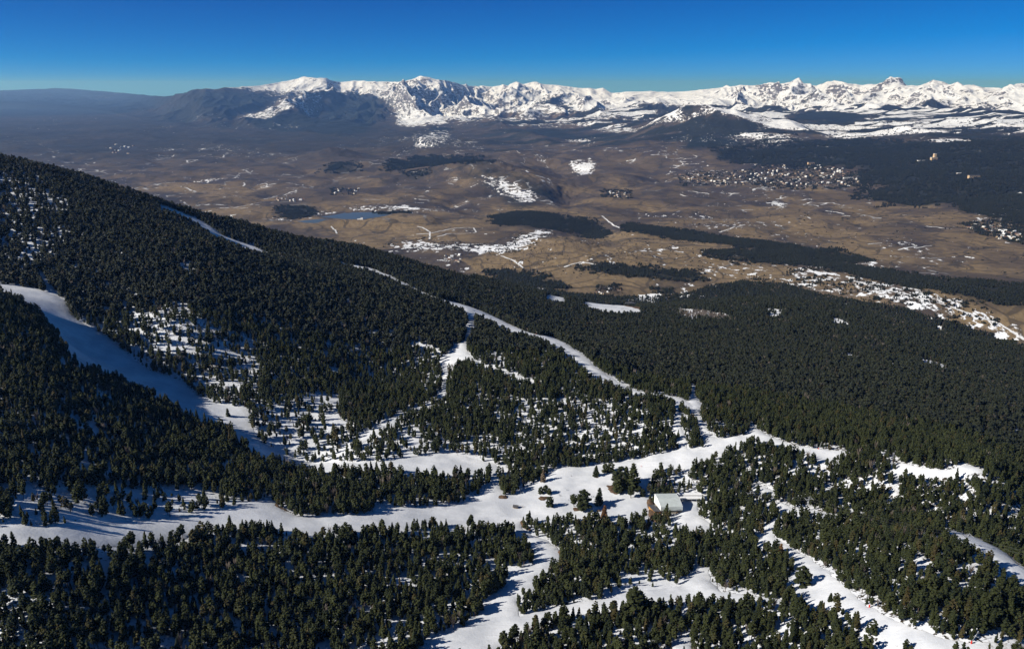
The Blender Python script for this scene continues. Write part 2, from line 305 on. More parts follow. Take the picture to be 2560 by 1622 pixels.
# woods beyond the near forest
WOODS = [
 [(1225,537),(1300,530),(1380,537),(1450,546),(1500,558),(1525,580),(1520,594),(1440,580),(1340,568),(1270,563),(1230,552)],
 [(1560,560),(1735,580),(1854,599),(1959,611),(2090,628),(2146,638),(2180,653),(2120,658),(2000,640),(1850,618),(1700,599),(1560,578)],
 [(1753,634),(1847,621),(1996,636),(2108,659),(2258,681),(2392,704),(2560,716),(2640,722),(2640,762),(2560,758),(2445,749),(2389,734),(2258,715),(2183,696),(2034,663),(1922,652),(1810,648)],
 [(1782,373),(1850,368),(1950,361),(2075,350),(2236,353),(2379,360),(2560,344),(2640,344),(2640,515),(2560,510),(2486,506),(2379,506),(2218,509),(2190,495),(2236,471),(2190,458),(2146,454),(2164,421),(2057,416),(1950,414),(1789,396)],
 [(962,406),(1059,389),(1112,397),(1186,391),(1242,406),(1160,412),(1074,415),(981,427)],
 [(803,421),(852,406),(905,430),(822,432)],
 [(690,516),(740,515),(790,528),(780,540),(740,548),(700,535)],
 [(1209,675),(1310,681),(1373,700),(1430,722),(1330,718),(1250,700)],
 [(1418,663),(1504,664),(1553,666),(1672,676),(1760,686),(1760,704),(1650,698),(1560,688),(1480,676)],
 [(1490,710),(1540,712),(1560,728),(1500,728)],[(1628,722),(1680,722),(1690,733),(1640,735)],
 [(2400,500),(2560,490),(2640,490),(2640,560),(2560,565),(2480,545),(2400,525)],
 [(930,532),(1000,528),(1030,532),(960,536)],
 [(1010,430),(1060,425),(1080,438),(1030,442)],
]
# woods so far off that they are only a cover on the slopes
FARWOODS = [
 [(1160,438),(1235,421),(1300,436),(1336,458),(1380,486),(1336,514),(1290,524),(1235,478)],
 [(410,240),(480,228),(553,221),(635,230),(710,231),(822,229),(897,240),(943,245),(972,272),(950,300),(930,330),(850,345),(760,335),(700,338),(620,320),(540,295),(480,275)],
 [(1590,262),(1691,260),(1760,288),(1793,296),(1740,300),(1700,286),(1640,275)],
 [(1879,293),(2021,269),(2111,282),(2200,286),(2160,300),(2093,306),(2021,309),(1950,296)],
 [(1720,300),(1800,300),(1880,312),(1960,325),(1900,340),(1820,345),(1740,330)],
 [(2150,330),(2260,322),(2400,322),(2560,330),(2560,345),(2400,350),(2300,345),(2200,350)],
 [(1330,250),(1420,247),(1400,258),(1320,262)],
 [(1060,320),(1140,318),(1140,332),(1070,334)],
 [(1280,330),(1320,312),(1360,310),(1400,330),(1460,335),(1560,330),(1540,345),(1400,345),(1300,345)],
 [(1740,330),(1860,335),(1950,350),(1900,362),(1780,372),(1700,372)],
]
SNOWS = [ # polygon, amount
 ([(936,612),(1074,590),(1093,605),(1261,608),(1290,585),(1373,572),(1380,590),(1336,623),(1250,640),(1186,631),(1050,634),(990,625)],0.50),
 ([(1070,648),(1120,640),(1150,650),(1130,672),(1080,665)],0.45),
 ([(1270,640),(1310,638),(1320,670),(1280,680)],0.5),
 ([(1981,661),(2168,691),(2295,713),(2407,743),(2500,770),(2557,800),(2640,830),(2640,900),(2560,880),(2445,835),(2295,788),(2183,758),(2071,742),(1978,719),(1884,700),(1870,690),(1966,690)],0.49),
 ([(1418,404),(1485,389),(1508,412),(1463,445),(1433,430)],0.62),
 ([(1059,389),(1100,386),(1186,397),(1120,398)],0.62),
 ([(1170,440),(1260,436),(1340,480),(1360,500),(1310,512),(1240,475),(1185,448)],0.53),
 ([(1310,395),(1370,385),(1390,393),(1330,402)],0.6),
 ([(590,228),(640,222),(720,215),(860,215),(860,230),(822,229),(710,231),(635,230)],0.75),
 ([(700,240),(830,237),(865,243),(790,262),(725,275),(640,296),(600,302),(580,300),(640,282),(690,262)],0.55),
 ([(345,268),(450,250),(455,256),(400,268)],0.6),
 ([(1020,330),(1140,325),(1120,355),(1050,380),(1020,370)],0.45),
 ([(980,250),(1200,240),(1240,300),(1130,305),(1075,312),(990,318)],0.80),
 ([(1230,285),(1330,290),(1540,290),(1640,310),(1600,328),(1540,333),(1460,318),(1330,312),(1240,308)],0.58),
 ([(1400,340),(1480,340),(1540,345),(1500,365),(1420,360)],0.45),
 ([(1700,300),(1780,296),(1900,320),(1960,345),(1900,352),(1800,340),(1720,332)],0.58),
 ([(1860,368),(1900,345),(1990,335),(2010,355),(1950,365)],0.55),
 ([(2060,330),(2130,312),(2300,306),(2560,296),(2640,300),(2640,335),(2420,333),(2300,334),(2120,352),(2080,345)],0.72),
 ([(2290,350),(2340,344),(2440,352),(2500,345),(2440,375),(2330,362)],0.60),
 ([(720,480),(800,472),(700,500),(640,510)],0.45),
 ([(480,445),(620,440),(560,450),(480,455)],0.45),
 ([(860,515),(1000,512),(1160,528),(1050,530),(860,530)],0.5),
 ([(660,545),(740,540),(820,522),(860,530),(790,545),(700,560)],0.52),
 ([(2130,640),(2180,645),(2215,660),(2180,664),(2125,655)],0.9),
 ([(1390,480),(1440,482),(1400,500)],0.5),
 ([(1870,700),(1900,700),(1960,730),(1900,735)],0.4),
 ([(1610,700),(1720,700),(1815,712),(1800,722),(1700,716),(1620,712)],0.45),
 ([(1040,1120),(1300,1120),(1250,1200),(1040,1190)],0.95),
 ([(2440,515),(2560,520),(2560,600),(2480,590),(2400,560)],0.31),
 ([(1690,410),(2150,425),(2190,470),(2130,480),(1900,470),(1700,470)],0.27),
 ([(1900,500),(1990,500),(1990,530),(1910,525)],0.42),
]
TANS = [
 ([(336,462),(636,462),(600,490),(553,496),(380,475)],0.8),([(850,552),(1030,540),(1250,545),(1240,560),(1100,582),(900,600),(800,570)],0.75),
 ([(1150,650),(1280,630),(1500,590),(1700,602),(1980,655),(1960,692),(1700,682),(1560,690),(1400,700),(1200,682)],1.0),
 ([(1560,572),(1700,535),(2100,515),(2560,512),(2640,520),(2640,712),(2400,692),(2180,655),(2000,605)],0.45),
 ([(2330,745),(2440,750),(2560,765),(2560,800),(2400,790)],0.9),([(860,480),(1060,470),(1100,500),(900,520),(860,505)],0.5),
 ([(560,510),(680,515),(660,530),(580,528)],0.8),([(2400,580),(2470,590),(2450,602),(2390,597)],0.9),([(900,540),(1000,560),(900,590),(840,560)],0.8)]
DIRTS = [[(1340,1246),(1352,1240),(1374,1243),(1378,1252),(1350,1256)],[(1480,1193),(1493,1190),(1499,1197),(1486,1199)],[(1514,1214),(1545,1212),(1562,1230),(1542,1240),(1520,1231)],
 [(1422,1270),(1445,1268),(1470,1278),(1430,1282)],[(1392,1382),(1415,1372),(1425,1395),(1440,1410),(1405,1402)],[(1300,1304),(1310,1300),(1330,1330),(1305,1318)],
 [(1616,1248),(1632,1246),(1640,1275),(1655,1290),(1662,1312),(1625,1300)],[(1645,1212),(1660,1210),(1662,1222),(1650,1224)],[(1483,1276),(1510,1276),(1500,1284)],[(676,1250),(700,1268),(740,1286),(690,1268)],
 [(1560,766),(1610,770),(1650,780),(1645,786),(1600,776)],[(1240,1240),(1262,1240),(1275,1250),(1245,1250)]]
# the edge of the near forest: everything nearer is wooded
FOREST = [(-300,398),(0,402),(150,430),(300,476),(420,513),(600,560),(760,600),(900,622),(1050,664),(1170,698),(1260,700),(1330,716),(1420,735),(1540,742),(1640,742),(1700,738),(1780,716),(1850,705),(1959,711),(2071,741),(2183,760),(2295,786),(2407,816),(2482,838),(2560,886),(2700,930),(2900,2200),(-500,2200)]
SPARSE = [([(60,1228),(270,1215),(500,1222),(570,1262),(420,1296),(200,1310),(20,1320)],0.26),([(620,1000),(830,990),(870,1080),(1000,1095),(1320,1110),(1260,1205),(1000,1200),(880,1165),(700,1150)],0.46),
 ([(300,740),(480,780),(640,860),(660,1000),(560,1010),(450,940),(350,900)],0.62),([(400,860),(440,840),(470,860),(450,900),(410,900)],0.25),([(780,990),(840,960),(850,1060),(810,1080),(770,1050)],0.22),([(0,430),(90,430),(180,520),(140,640),(60,690),(0,640)],0.42),
 ([(1270,1000),(1560,1000),(1650,1060),(1560,1130),(1300,1120)],0.55),([(2275,893),(2310,896),(2350,908),(2392,932),(2350,928),(2300,912)],0.12),([(2120,892),(2150,890),(2160,904),(2125,906)],0.1),([(2200,905),(2230,905),(2250,918),(2205,916)],0.1),([(1955,905),(1980,905),(1985,915),(1958,915)],0.1),([(2400,960),(2430,958),(2440,972),(2405,972)],0.1),([(1990,855),(2010,855),(2012,864),(1992,864)],0.1),([(2060,880),(2110,878),(2130,892),(2080,896)],0.4),
 ([(1915,772),(1958,772),(1958,796),(1920,798)],0.05),([(2070,794),(2130,797),(2125,816),(2075,812)],0.15),([(2080,1195),(2230,1190),(2230,1230),(2100,1225)],0.35),([(2425,1090),(2445,1085),(2440,1102),(2425,1105)],0.1),
 ([(2260,1400),(2460,1400),(2470,1480),(2300,1500)],0.6),([(2240,1545),(2300,1550),(2340,1585),(2290,1570)],0.2),([(1620,1300),(1690,1300),(1700,1390),(1560,1400)],0.55),([(1200,1415),(1330,1410),(1300,1440),(1210,1440)],0.35),
 ([(1560,1440),(1680,1430),(1700,1470),(1500,1490)],0.4),([(1000,1330),(1160,1310),(1180,1340),(1000,1350)],0.35),([(2035,925),(2060,930),(2055,1005),(2030,1005)],0.8),([(1690,770),(1835,790),(1830,800),(1700,800)],0.05),([(1340,715),(1370,722),(1360,728),(1330,722)],0.1),
 ([(2510,1075),(2560,1040),(2560,1060),(2530,1110)],0.1),([(1600,735),(1660,735),(1640,760),(1560,755)],0.4)]
LAKES = [[(800,543),(850,535),(943,531),(1035,533),(960,541),(906,549),(860,548)],[(740,553),(800,548),(824,548),(792,558),(760,557)]]
WOODS_XY = [mp(p) for p in WOODS]; FAR_XY = [mp(p) for p in FARWOODS]; SNOW_XY = [(mp(p), a) for p, a in SNOWS]
TAN_XY = [(mp(p), a) for p, a in TANS]; DIRT_XY = [mp(p) for p in DIRTS]; FOREST_XY = mp(FOREST)
SPARSE_XY = [(mp(p), a) for p, a in SPARSE]
# snow lanes and field banks in the valley: thin lines (photo points)
def soft(x, y, poly, r):
    s = 0
    for ox, oy in ((0, 0), (1, .3), (-1, -.3), (.3, 1), (-.3, -1), (.5, -.6), (-.5, .6)): s = s+in_poly(x+ox*r, y+oy*r*2.5, poly)
    return s/7.0
def cover(x, y, z, D):
    """snow, wood, tan, dirt, floor (forest floor) amounts at map points"""
    n = x.shape
    k = np.clip(D/7000.0, 0.05, 3.5)
    wx = x+k*95*fbm(x/(k*300), y/(k*300), 4, 110); wy = y+k*150*fbm(x/(k*300), y/(k*300), 4, 120)
    snow = np.zeros(n); wood = np.zeros(n); tan = np.zeros(n); dirt = np.zeros(n)
    big = fbm(x/2600, y/2600, 4, 130)
    # high ground keeps its snow
    alt = z+230*fbm(x/900, y/1500, 5, 140)
    mt = sstep(12500, 15200, D+1500*sstep(0.1, 0.3, np.arctan2(x, y)))
    az_ = np.arctan2(x, y)
    line = np.interp(az_, ray([-200, 470, 540, 590, 700, 940, 985, 1100, 1400, 1700, 2000, 2560, 3000], [811]*13)[0], [1200, 700, 60, -40, -110, -140, -430, -540, -570, -570, -600, -600, -600])
    snow = np.maximum(snow, mt*sstep(-220, 190, alt-line)*0.93)
    wood = np.maximum(wood, sstep(24000, 29000, D)*(az_ < -0.36))  # far left hills darkened in their colour, standing in for thicker haze
    for p in FAR_XY: wood = np.maximum(wood, soft(wx, wy, p, k*60))
    snow = snow*(1-wood*0.93)
    lf = 1-sstep(-0.12, 0.04, az_+0.06*fbm(x/3000, y/3000, 3, 180))
    wood = np.maximum(wood, (0.66+0.30*fbm(x/1300, y/1300, 4, 182))*sstep(8500, 13500, D)*lf)  # bare woods tone that also darkens the left plain to imitate deep blue haze
    wood = np.maximum(wood, 0.35*sstep(10500, 13500, D)*(1-lf)*(D < 19000))
    wood = np.maximum(wood, 0.90*sstep(16500, 21000, D+2500*fbm(x/1500, y/1500, 4, 184))*sstep(-0.50, -0.38, az_)*(az_ < ray(975, 811)[0])*sstep(60, -60, alt-line+0.6*(alt-z)))
    strips = sstep(-0.08, 0.05, fbm(x/2300+0.4*y/900, y/620-0.1*x/600, 5, 170)+0.25*fbm(x/300, y/200, 4, 175)-0.05)
    zone_ = sstep(-0.10, 0.0, az_)*sstep(10500, 12000, D)*(1-sstep(20500, 22500, D))
    for p, a in SNOW_XY:
        m = soft(wx, wy, p, k*70); snow = np.maximum(snow, snow*(1-m)+m*a); wood = wood*(1-(0.9*m if a > 0.5 else 0))
    wood = np.maximum(wood, strips*zone_*0.92); snow = snow*(1-strips*zone_*0.80)
    w2 = np.zeros(n)
    for p in WOODS_XY: w2 = np.maximum(w2, soft(x+0.6*(wx-x), y+0.6*(wy-y), p, k*40)*0.9)
    wood = np.maximum(wood, w2); snow = np.where((w2 > 0) & (D > 7800) , np.minimum(snow, 0.30), np.where(w2 > 0, np.minimum(snow, 0.36), snow))
    tan = 0.25*sstep(13000, 6000, D)+0.55*np.clip(fbm(x/700, y/700, 4, 150)+0.15, 0, 1)*sstep(12000, 7000, D)
    for p, a in TAN_XY:
        m = soft(wx, wy, p, k*110); tan = tan*(1-m)+m*np.maximum(tan, a)
    snow = np.where((snow < 0.2) & (D > 2600), 0.12+0.34*big, snow)
    near = in_poly(x, y, FOREST_XY)
    az = np.arctan2(x, y)
    small = fbm(x/42, y/42, 3, 165)
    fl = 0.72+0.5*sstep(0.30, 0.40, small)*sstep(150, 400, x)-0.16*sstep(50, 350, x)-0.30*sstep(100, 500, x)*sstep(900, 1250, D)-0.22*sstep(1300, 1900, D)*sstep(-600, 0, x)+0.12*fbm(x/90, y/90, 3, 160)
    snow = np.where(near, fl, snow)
    for p, a in SPARSE_XY:
        jj_ = np.where(D > 1150, 24, 8)
        m = in_poly(x+jj_*fbm(x/30, y/30, 3, 111), y+jj_*fbm(x/30, y/30, 3, 112), p)
        snow = np.where(m, np.maximum(snow, 0.86-0.3*a), snow)
    for p in DIRT_XY: dirt = np.maximum(dirt, in_poly(x+2*fbm(x/6, y/6, 2, 9), y+2*fbm(x/6, y/6, 2, 8), p)*1.0)
    return snow, wood, np.clip(tan, 0, 1), dirt, near*1.0

# ------------------------------------------------------------------ materials
def mat(name): 
    m = bpy.data.materials.new(name); m.use_nodes = True
    return m, m.node_tree, m.node_tree.nodes['Principled BSDF']
class NB:
    """small node helper"""
    def __init__(s, nt): s.nt = nt
    def n(s, t, **kw):
        o = s.nt.nodes.new(t)
        for k, v in kw.items(): setattr(o, k, v)
        return o
    def math(s, op, a, b=None, c=None, clamp=False):
        o = s.n('ShaderNodeMath', operation=op); o.use_clamp = clamp
        for i, v in enumerate((a, b, c)):
            if v is None: continue
            if isinstance(v, (int, float)): o.inputs[i].default_value = v
            else: s.nt.links.new(v, o.inputs[i])
        return o.outputs[0]
    def mix(s, f, a, b):
        o = s.n('ShaderNodeMix', data_type='RGBA')
        for i, v in ((0, f), (6, a), (7, b)):
            if isinstance(v, (int, float)): o.inputs[i].default_value = v
            elif isinstance(v, tuple): o.inputs[i].default_value = (*v, 1)
            else: s.nt.links.new(v, o.inputs[i])
        return o.outputs[2]
    def noise(s, vec, scale, detail=4, rough=0.55):
        o = s.n('ShaderNodeTexNoise'); o.inputs['Scale'].default_value = scale; o.inputs['Detail'].default_value = detail; o.inputs['Roughness'].default_value = rough
        s.nt.links.new(vec, o.inputs['Vector']); return o.outputs[0]
    def attr(s, name):
        o = s.n('ShaderNodeAttribute'); o.attribute_name = name; return o.outputs['Fac']
    def step(s, v, lo, hi):
        o = s.n('ShaderNodeMapRange', interpolation_type='SMOOTHSTEP'); s.nt.links.new(v, o.inputs[0])
        for i, q in ((1, lo), (2, hi)):
            if isinstance(q, (int, float)): o.inputs[i].default_value = q
            else: s.nt.links.new(q, o.inputs[i])
        return o.outputs[0]
def ground_material(name, mountain):
    m, nt, bs = mat(name); b = NB(nt)
    g = b.n('ShaderNodeNewGeometry'); P = g.outputs['Position']
    mp_ = b.n('ShaderNodeMapping'); mp_.inputs['Scale'].default_value = (1, 0.55, 1.6); nt.links.new(P, mp_.inputs[0]); PM = mp_.outputs[0]
    dist = b.n('ShaderNodeVectorMath', operation='LENGTH'); nt.links.new(P, dist.inputs[0]); dist = dist.outputs['Value']
    snow = b.attr('snow'); wood = b.attr('wood'); tan = b.attr('tan'); dirt = b.attr('dirt'); near = b.attr('near')
    if mountain:
        fine = b.noise(P, 1/95.0, 7, 0.68); mid = b.noise(PM, 1/420.0, 5, 0.6); grain = b.math('ADD', b.math('MULTIPLY', b.noise(P, 1/240.0, 6, 0.7), 0.6), b.math('MULTIPLY', b.noise(P, 1/52.0, 6, 0.75), 0.4))
    else:
        f1 = b.noise(PM, 1/38.0, 6, 0.66); f2 = b.noise(P, 1/3.2, 5, 0.65)
        k = b.step(dist, 1500, 3200)
        fine = b.math('ADD', b.math('MULTIPLY', f1, k), b.math('MULTIPLY', f2, b.math('SUBTRACT', 1.0, k)))
        mid = b.noise(PM, 1/330.0, 6, 0.62); grain = b.noise(PM, 1/24.0, 6, 0.7)
    # valley floor
    earth = b.mix(b.step(mid, 0.38, 0.62), (0.052, 0.042, 0.038), (0.092, 0.071, 0.054))
    field = b.mix(b.step(grain, 0.35, 0.65), (0.150, 0.108, 0.060), (0.245, 0.178, 0.100))
    tf = b.step(b.math('ADD', tan, b.math('MULTIPLY', b.math('SUBTRACT', mid, 0.5), 1.1)), 0.28, 0.62)
    base = b.mix(tf, earth, field)
    # hedges and thickets
    hedge = b.noise(PM, 1/150.0, 8, 0.72)
    base = b.mix(b.math('MULTIPLY', b.step(hedge, 0.55, 0.62), 0.75), base, (0.034, 0.031, 0.027))
    base = b.mix(b.math('MULTIPLY', b.step(b.noise(PM, 1/620.0, 7, 0.6), 0.53, 0.60), 0.55), base, (0.040, 0.034, 0.033))
    warp = b.n('ShaderNodeTexNoise'); warp.inputs['Scale'].default_value = 1/260.0; nt.links.new(P, warp.inputs['Vector'])
    wv = b.n('ShaderNodeVectorMath', operation='MULTIPLY_ADD'); wv.inputs[1].default_value = (190, 190, 0); nt.links.new(warp.outputs['Color'], wv.inputs[0]); nt.links.new(P, wv.inputs[2])
    flat_ = b.n('ShaderNodeVectorMath', operation='MULTIPLY'); flat_.inputs[1].default_value = (1, 1, 0); nt.links.new(wv.outputs[0], flat_.inputs[0])
    vo = b.n('ShaderNodeTexVoronoi', feature='DISTANCE_TO_EDGE'); vo.inputs['Scale'].default_value = 1/210.0; nt.links.new(flat_.outputs[0], vo.inputs['Vector'])
    vc = b.n('ShaderNodeTexVoronoi'); vc.inputs['Scale'].default_value = 1/210.0; nt.links.new(flat_.outputs[0], vc.inputs['Vector'])
    bank = b.math('SUBTRACT', 1.0, b.step(vo.outputs['Distance'], 0.018, 0.036))
    open_ = b.math('SUBTRACT', 1.0, b.math('MAXIMUM', near, wood))
    sc_ = b.n('ShaderNodeSeparateColor'); nt.links.new(vc.outputs['Color'], sc_.inputs[0])
    base = b.mix(b.math('MULTIPLY', b.math('MULTIPLY', b.step(sc_.outputs[0], 0.45, 0.8), 0.38), open_), base, (0.155, 0.112, 0.062))
    base = b.mix(b.math('MULTIPLY', bank, 0.6), base, (0.036, 0.032, 0.028))
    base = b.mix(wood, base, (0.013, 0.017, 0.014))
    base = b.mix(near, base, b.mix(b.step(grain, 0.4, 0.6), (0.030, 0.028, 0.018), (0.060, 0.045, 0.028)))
    # snow lies where the amount beats the small-scale relief
    if mountain:
        sep = b.n('ShaderNodeSeparateXYZ'); nt.links.new(g.outputs['Normal'], sep.inputs[0])
        steep = b.math('SUBTRACT', 1.0, sep.outputs[2])
        rock = b.step(b.math('ADD', steep, b.math('MULTIPLY', b.math('SUBTRACT', grain, 0.5), 2.1)), 0.235, 0.30)
        rock = b.math('MULTIPLY', rock, b.step(b.noise(PM, 1/85.0, 6, 0.72), 0.40, 0.50))
        rockc = b.mix(b.step(fine, 0.35, 0.65), (0.022, 0.020, 0.024), (0.080, 0.066, 0.066))
        thr = b.math('ADD', b.math('MULTIPLY', fine, 0.9), b.math('MULTIPLY', mid, 0.25))
        sf = b.step(b.math('SUBTRACT', snow, b.math('MULTIPLY', b.math('SUBTRACT', thr, 0.555), 2.1)), 0.44, 0.54)
        base = b.mix(b.step(snow, 0.5, 0.9), base, rockc)
        sf = b.math('MULTIPLY', sf, b.math('SUBTRACT', 1.0, b.math('MULTIPLY', rock, 0.93)))
    else:
        thr = b.math('SUBTRACT', fine, 0.5)
        s2 = b.math('SUBTRACT', b.math('SUBTRACT', snow, b.math('MULTIPLY', thr, 1.7)), b.math('MULTIPLY', b.math('SUBTRACT', mid, 0.5), 0.7))
        lane = b.math('MULTIPLY', b.math('MULTIPLY', bank, b.math('MULTIPLY', b.step(b.noise(PM, 1/230.0, 6, 0.7), 0.54, 0.59), b.step(b.noise(PM, 1/1900.0, 3, 0.6), 0.43, 0.55))), b.math('MULTIPLY', open_, 0.85))
        sf = b.math('MAXIMUM', b.step(s2, 0.46, 0.54), lane)
        base = b.mix(dirt, base, b.mix(b.step(fine, 0.4, 0.6), (0.075, 0.042, 0.022), (0.19, 0.12, 0.065)))
        sf = b.math('MULTIPLY', sf, b.math('SUBTRACT', 1.0, b.math('MULTIPLY', dirt, 0.9)))
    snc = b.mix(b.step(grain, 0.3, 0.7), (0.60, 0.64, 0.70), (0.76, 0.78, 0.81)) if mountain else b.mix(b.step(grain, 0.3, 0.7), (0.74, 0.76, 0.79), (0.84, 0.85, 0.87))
    col = b.mix(sf, base, snc)
    nt.links.new(col, bs.inputs['Base Color']); bs.inputs['Roughness'].default_value = 0.85; bs.inputs['Specular IOR Level'].default_value = 0.15
    bp = b.n('ShaderNodeBump'); bp.inputs['Strength'].default_value = 0.55 if not mountain else 0.8; bp.inputs['Distance'].default_value = 0.5 if not mountain else 28.0
    nt.links.new(fine, bp.inputs['Height']); nt.links.new(bp.outputs[0], bs.inputs['Normal'])
    return m
def simple(name, col, rough=0.8, var=0.0, scale=1.0, spec=0.2, metal=0.0, bump=0.0):
    m, nt, bs = mat(name); b = NB(nt)
    g = b.n('ShaderNodeTexCoord')
    nz = b.noise(g.outputs['Object'], scale, 5, 0.6)
    lo = tuple(c*(1-var) for c in col); hi = tuple(min(1, c*(1+var)) for c in col)
    nt.links.new(b.mix(b.step(nz, 0.3, 0.7), lo, hi), bs.inputs['Base Color'])
    bs.inputs['Roughness'].default_value = rough; bs.inputs['Specular IOR Level'].default_value = spec; bs.inputs['Metallic'].default_value = metal
    if bump:
        bp = b.n('ShaderNodeBump'); bp.inputs['Strength'].default_value = bump; nt.links.new(nz, bp.inputs['Height']); nt.links.new(bp.outputs[0], bs.inputs['Normal'])
    return m
def foliage(name, a, c, d):
    m, nt, bs = mat(name); b = NB(nt)
    oi = b.n('ShaderNodeObjectInfo'); g = b.n('ShaderNodeTexCoord')
    nz = b.noise(g.outputs['Object'], 7.0, 3, 0.6)
    r = oi.outputs['Random']
    col = b.mix(b.step(r, 0.0, 0.8), a, c); col = b.mix(b.step(r, 0.86, 1.0), col, d)
    col = b.mix(b.math('MULTIPLY', b.step(nz, 0.35, 0.7), 0.6), col, tuple(1.55*q for q in c))
    nt.links.new(col, bs.inputs['Base Color']); bs.inputs['Roughness'].default_value = 0.75; bs.inputs['Specular IOR Level'].default_value = 0.18
    return m
M_GROUND = ground_material('ground', False); M_MOUNT = ground_material('mountain', True)
M_FOL = foliage('pine_needles', (0.009, 0.014, 0.006), (0.029, 0.034, 0.010), (0.052, 0.037, 0.014))
M_FAR = foliage('far_needles', (0.009, 0.012, 0.010), (0.018, 0.021, 0.013), (0.026, 0.023, 0.016))
M_MID = foliage('mid_needles', (0.009, 0.012, 0.009), (0.020, 0.023, 0.011), (0.034, 0.027, 0.016))
M_BARK = simple('bark', (0.09, 0.065, 0.045), 0.9, 0.4, 2.0)
M_TWIG = simple('bare_twigs', (0.17, 0.14, 0.115), 0.9, 0.3, 0.6)

# ------------------------------------------------------------------ ground and mountains
def fan(name, D, mt):
    a = np.concatenate([np.linspace(-1.05, -0.64, 26)[:-1], np.linspace(-0.64, 0.64, NAZ), np.linspace(0.64, 1.05, 26)[1:]])
    A, DD = np.meshgrid(a, D, indexing='ij'); Z = ground_z(A, DD); X = DD*np.sin(A); Y = DD*np.cos(A)
    na, nd = A.shape
    co = np.stack([X, Y, Z], -1).reshape(-1, 3).astype(np.float32)
    i = np.arange(na-1)[:, None]*nd+np.arange(nd-1)[None]
    q = np.stack([i, i+nd, i+nd+1, i+1], -1).reshape(-1, 4)
    me = bpy.data.meshes.new(name); me.vertices.add(len(co)); me.vertices.foreach_set('co', co.ravel())
    me.loops.add(q.size); me.loops.foreach_set('vertex_index', q.ravel().astype(np.int32))
    me.polygons.add(len(q)); me.polygons.foreach_set('loop_start', np.arange(0, q.size, 4, dtype=np.int32))
    me.update(); me.shade_smooth()
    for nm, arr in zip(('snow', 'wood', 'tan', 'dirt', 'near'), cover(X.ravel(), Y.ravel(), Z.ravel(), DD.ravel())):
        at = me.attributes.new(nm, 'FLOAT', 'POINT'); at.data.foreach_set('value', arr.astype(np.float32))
    me.materials.append(mt)
    o = bpy.data.objects.new(name, me); COL.objects.link(o); o['kind'] = 'structure'
    return o
D1 = np.exp(np.linspace(math.log(330), math.log(CUT), NNEAR)); D2 = np.concatenate([np.exp(np.linspace(math.log(CUT), math.log(30500), NFAR)), np.exp(np.linspace(math.log(30700), math.log(75000), 110))])
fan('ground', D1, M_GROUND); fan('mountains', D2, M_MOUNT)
print('ground built', round(time.time()-T0, 1))
# haze: the air over the valley
hm = bpy.data.materials.new('haze'); hm.use_nodes = True; hn = hm.node_tree; hn.nodes.clear()
ho = hn.nodes.new('ShaderNodeOutputMaterial'); hp = hn.nodes.new('ShaderNodeVolumePrincipled')
hp.inputs['Color'].default_value = (0.23, 0.47, 1.0, 1); hp.inputs['Absorption Color'].default_value = (1, 1, 1, 1); hp.inputs['Density'].default_value = HAZE; hp.inputs['Anisotropy'].default_value = 0.25
hn.links.new(hp.outputs[0], ho.inputs['Volume'])
zlo = float(GZ.min())-60; zhi = 700.0
bm = bmesh.new(); bmesh.ops.create_cube(bm, size=1.0)
bmesh.ops.scale(bm, vec=(150000, 84000, zhi-zlo), verts=bm.verts); bmesh.ops.translate(bm, vec=(0, 39000, (zhi+zlo)/2), verts=bm.verts)
me = bpy.data.meshes.new('haze'); bm.to_mesh(me); bm.free(); me.materials.append(hm)
hz = bpy.data.objects.new('haze', me); COL.objects.link(hz); hz['kind'] = 'stuff'; tag(hz, 'thin blue haze hanging over the whole valley')

# ------------------------------------------------------------------ ski runs: sheets lying just above the ground
def piste_material():
    m, nt, bs = mat('groomed_snow'); b = NB(nt)
    g = b.n('ShaderNodeNewGeometry'); P = g.outputs['Position']
    big = b.noise(P, 1/26.0, 5, 0.6); fine = b.noise(P, 1/1.6, 4, 0.6)
    mpn = b.n('ShaderNodeMapping'); mpn.inputs['Rotation'].default_value = (0, 0, R(28)); mpn.inputs['Scale'].default_value = (0.10, 1.0, 0.4)
    nt.links.new(P, mpn.inputs[0]); track = b.noise(mpn.outputs[0], 1/1.4, 5, 0.65)
    c = b.mix(b.step(big, 0.32, 0.68), (0.61, 0.63, 0.66), (0.84, 0.85, 0.86))
    c = b.mix(b.math('MULTIPLY', b.step(track, 0.50, 0.66), 0.45), c, (0.60, 0.60, 0.60))
    edge = b.attr('edge')
    patch = b.step(b.math('ADD', edge, b.math('MULTIPLY', b.math('SUBTRACT', b.noise(P, 1/2.6, 5, 0.65), 0.5), 1.6)), 0.95, 1.15)
    c = b.mix(b.math('MULTIPLY', patch, 0.6), c, (0.30, 0.26, 0.22))
    nt.links.new(c, bs.inputs['Base Color']); bs.inputs['Roughness'].default_value = 0.8; bs.inputs['Specular IOR Level'].default_value = 0.2
    bp = b.n('ShaderNodeBump'); bp.inputs['Strength'].default_value = 0.7; bp.inputs['Distance'].default_value = 0.9
    nt.links.new(b.math('ADD', big, b.math('MULTIPLY', b.math('ADD', fine, track), 0.22)), bp.inputs['Height']); nt.links.new(bp.outputs[0], bs.inputs['Normal'])
    return m
M_PISTE = piste_material()
def densify(poly, step):
    out = []
    for i in range(len(poly)):
        a = np.array(poly[i]); c = np.array(poly[(i+1) % len(poly)]); L = np.linalg.norm(c-a); n = max(1, int(L/step))
        for j in range(n): out.append(a+(c-a)*j/n)
    out = np.array(out)
    amp = min(step*1.15, 3.2)
    out[:, 0] += amp*fbm(out[:, 0]/9, out[:, 1]/9, 3, 301); out[:, 1] += amp*fbm(out[:, 0]/9, out[:, 1]/9, 3, 311)
    return out
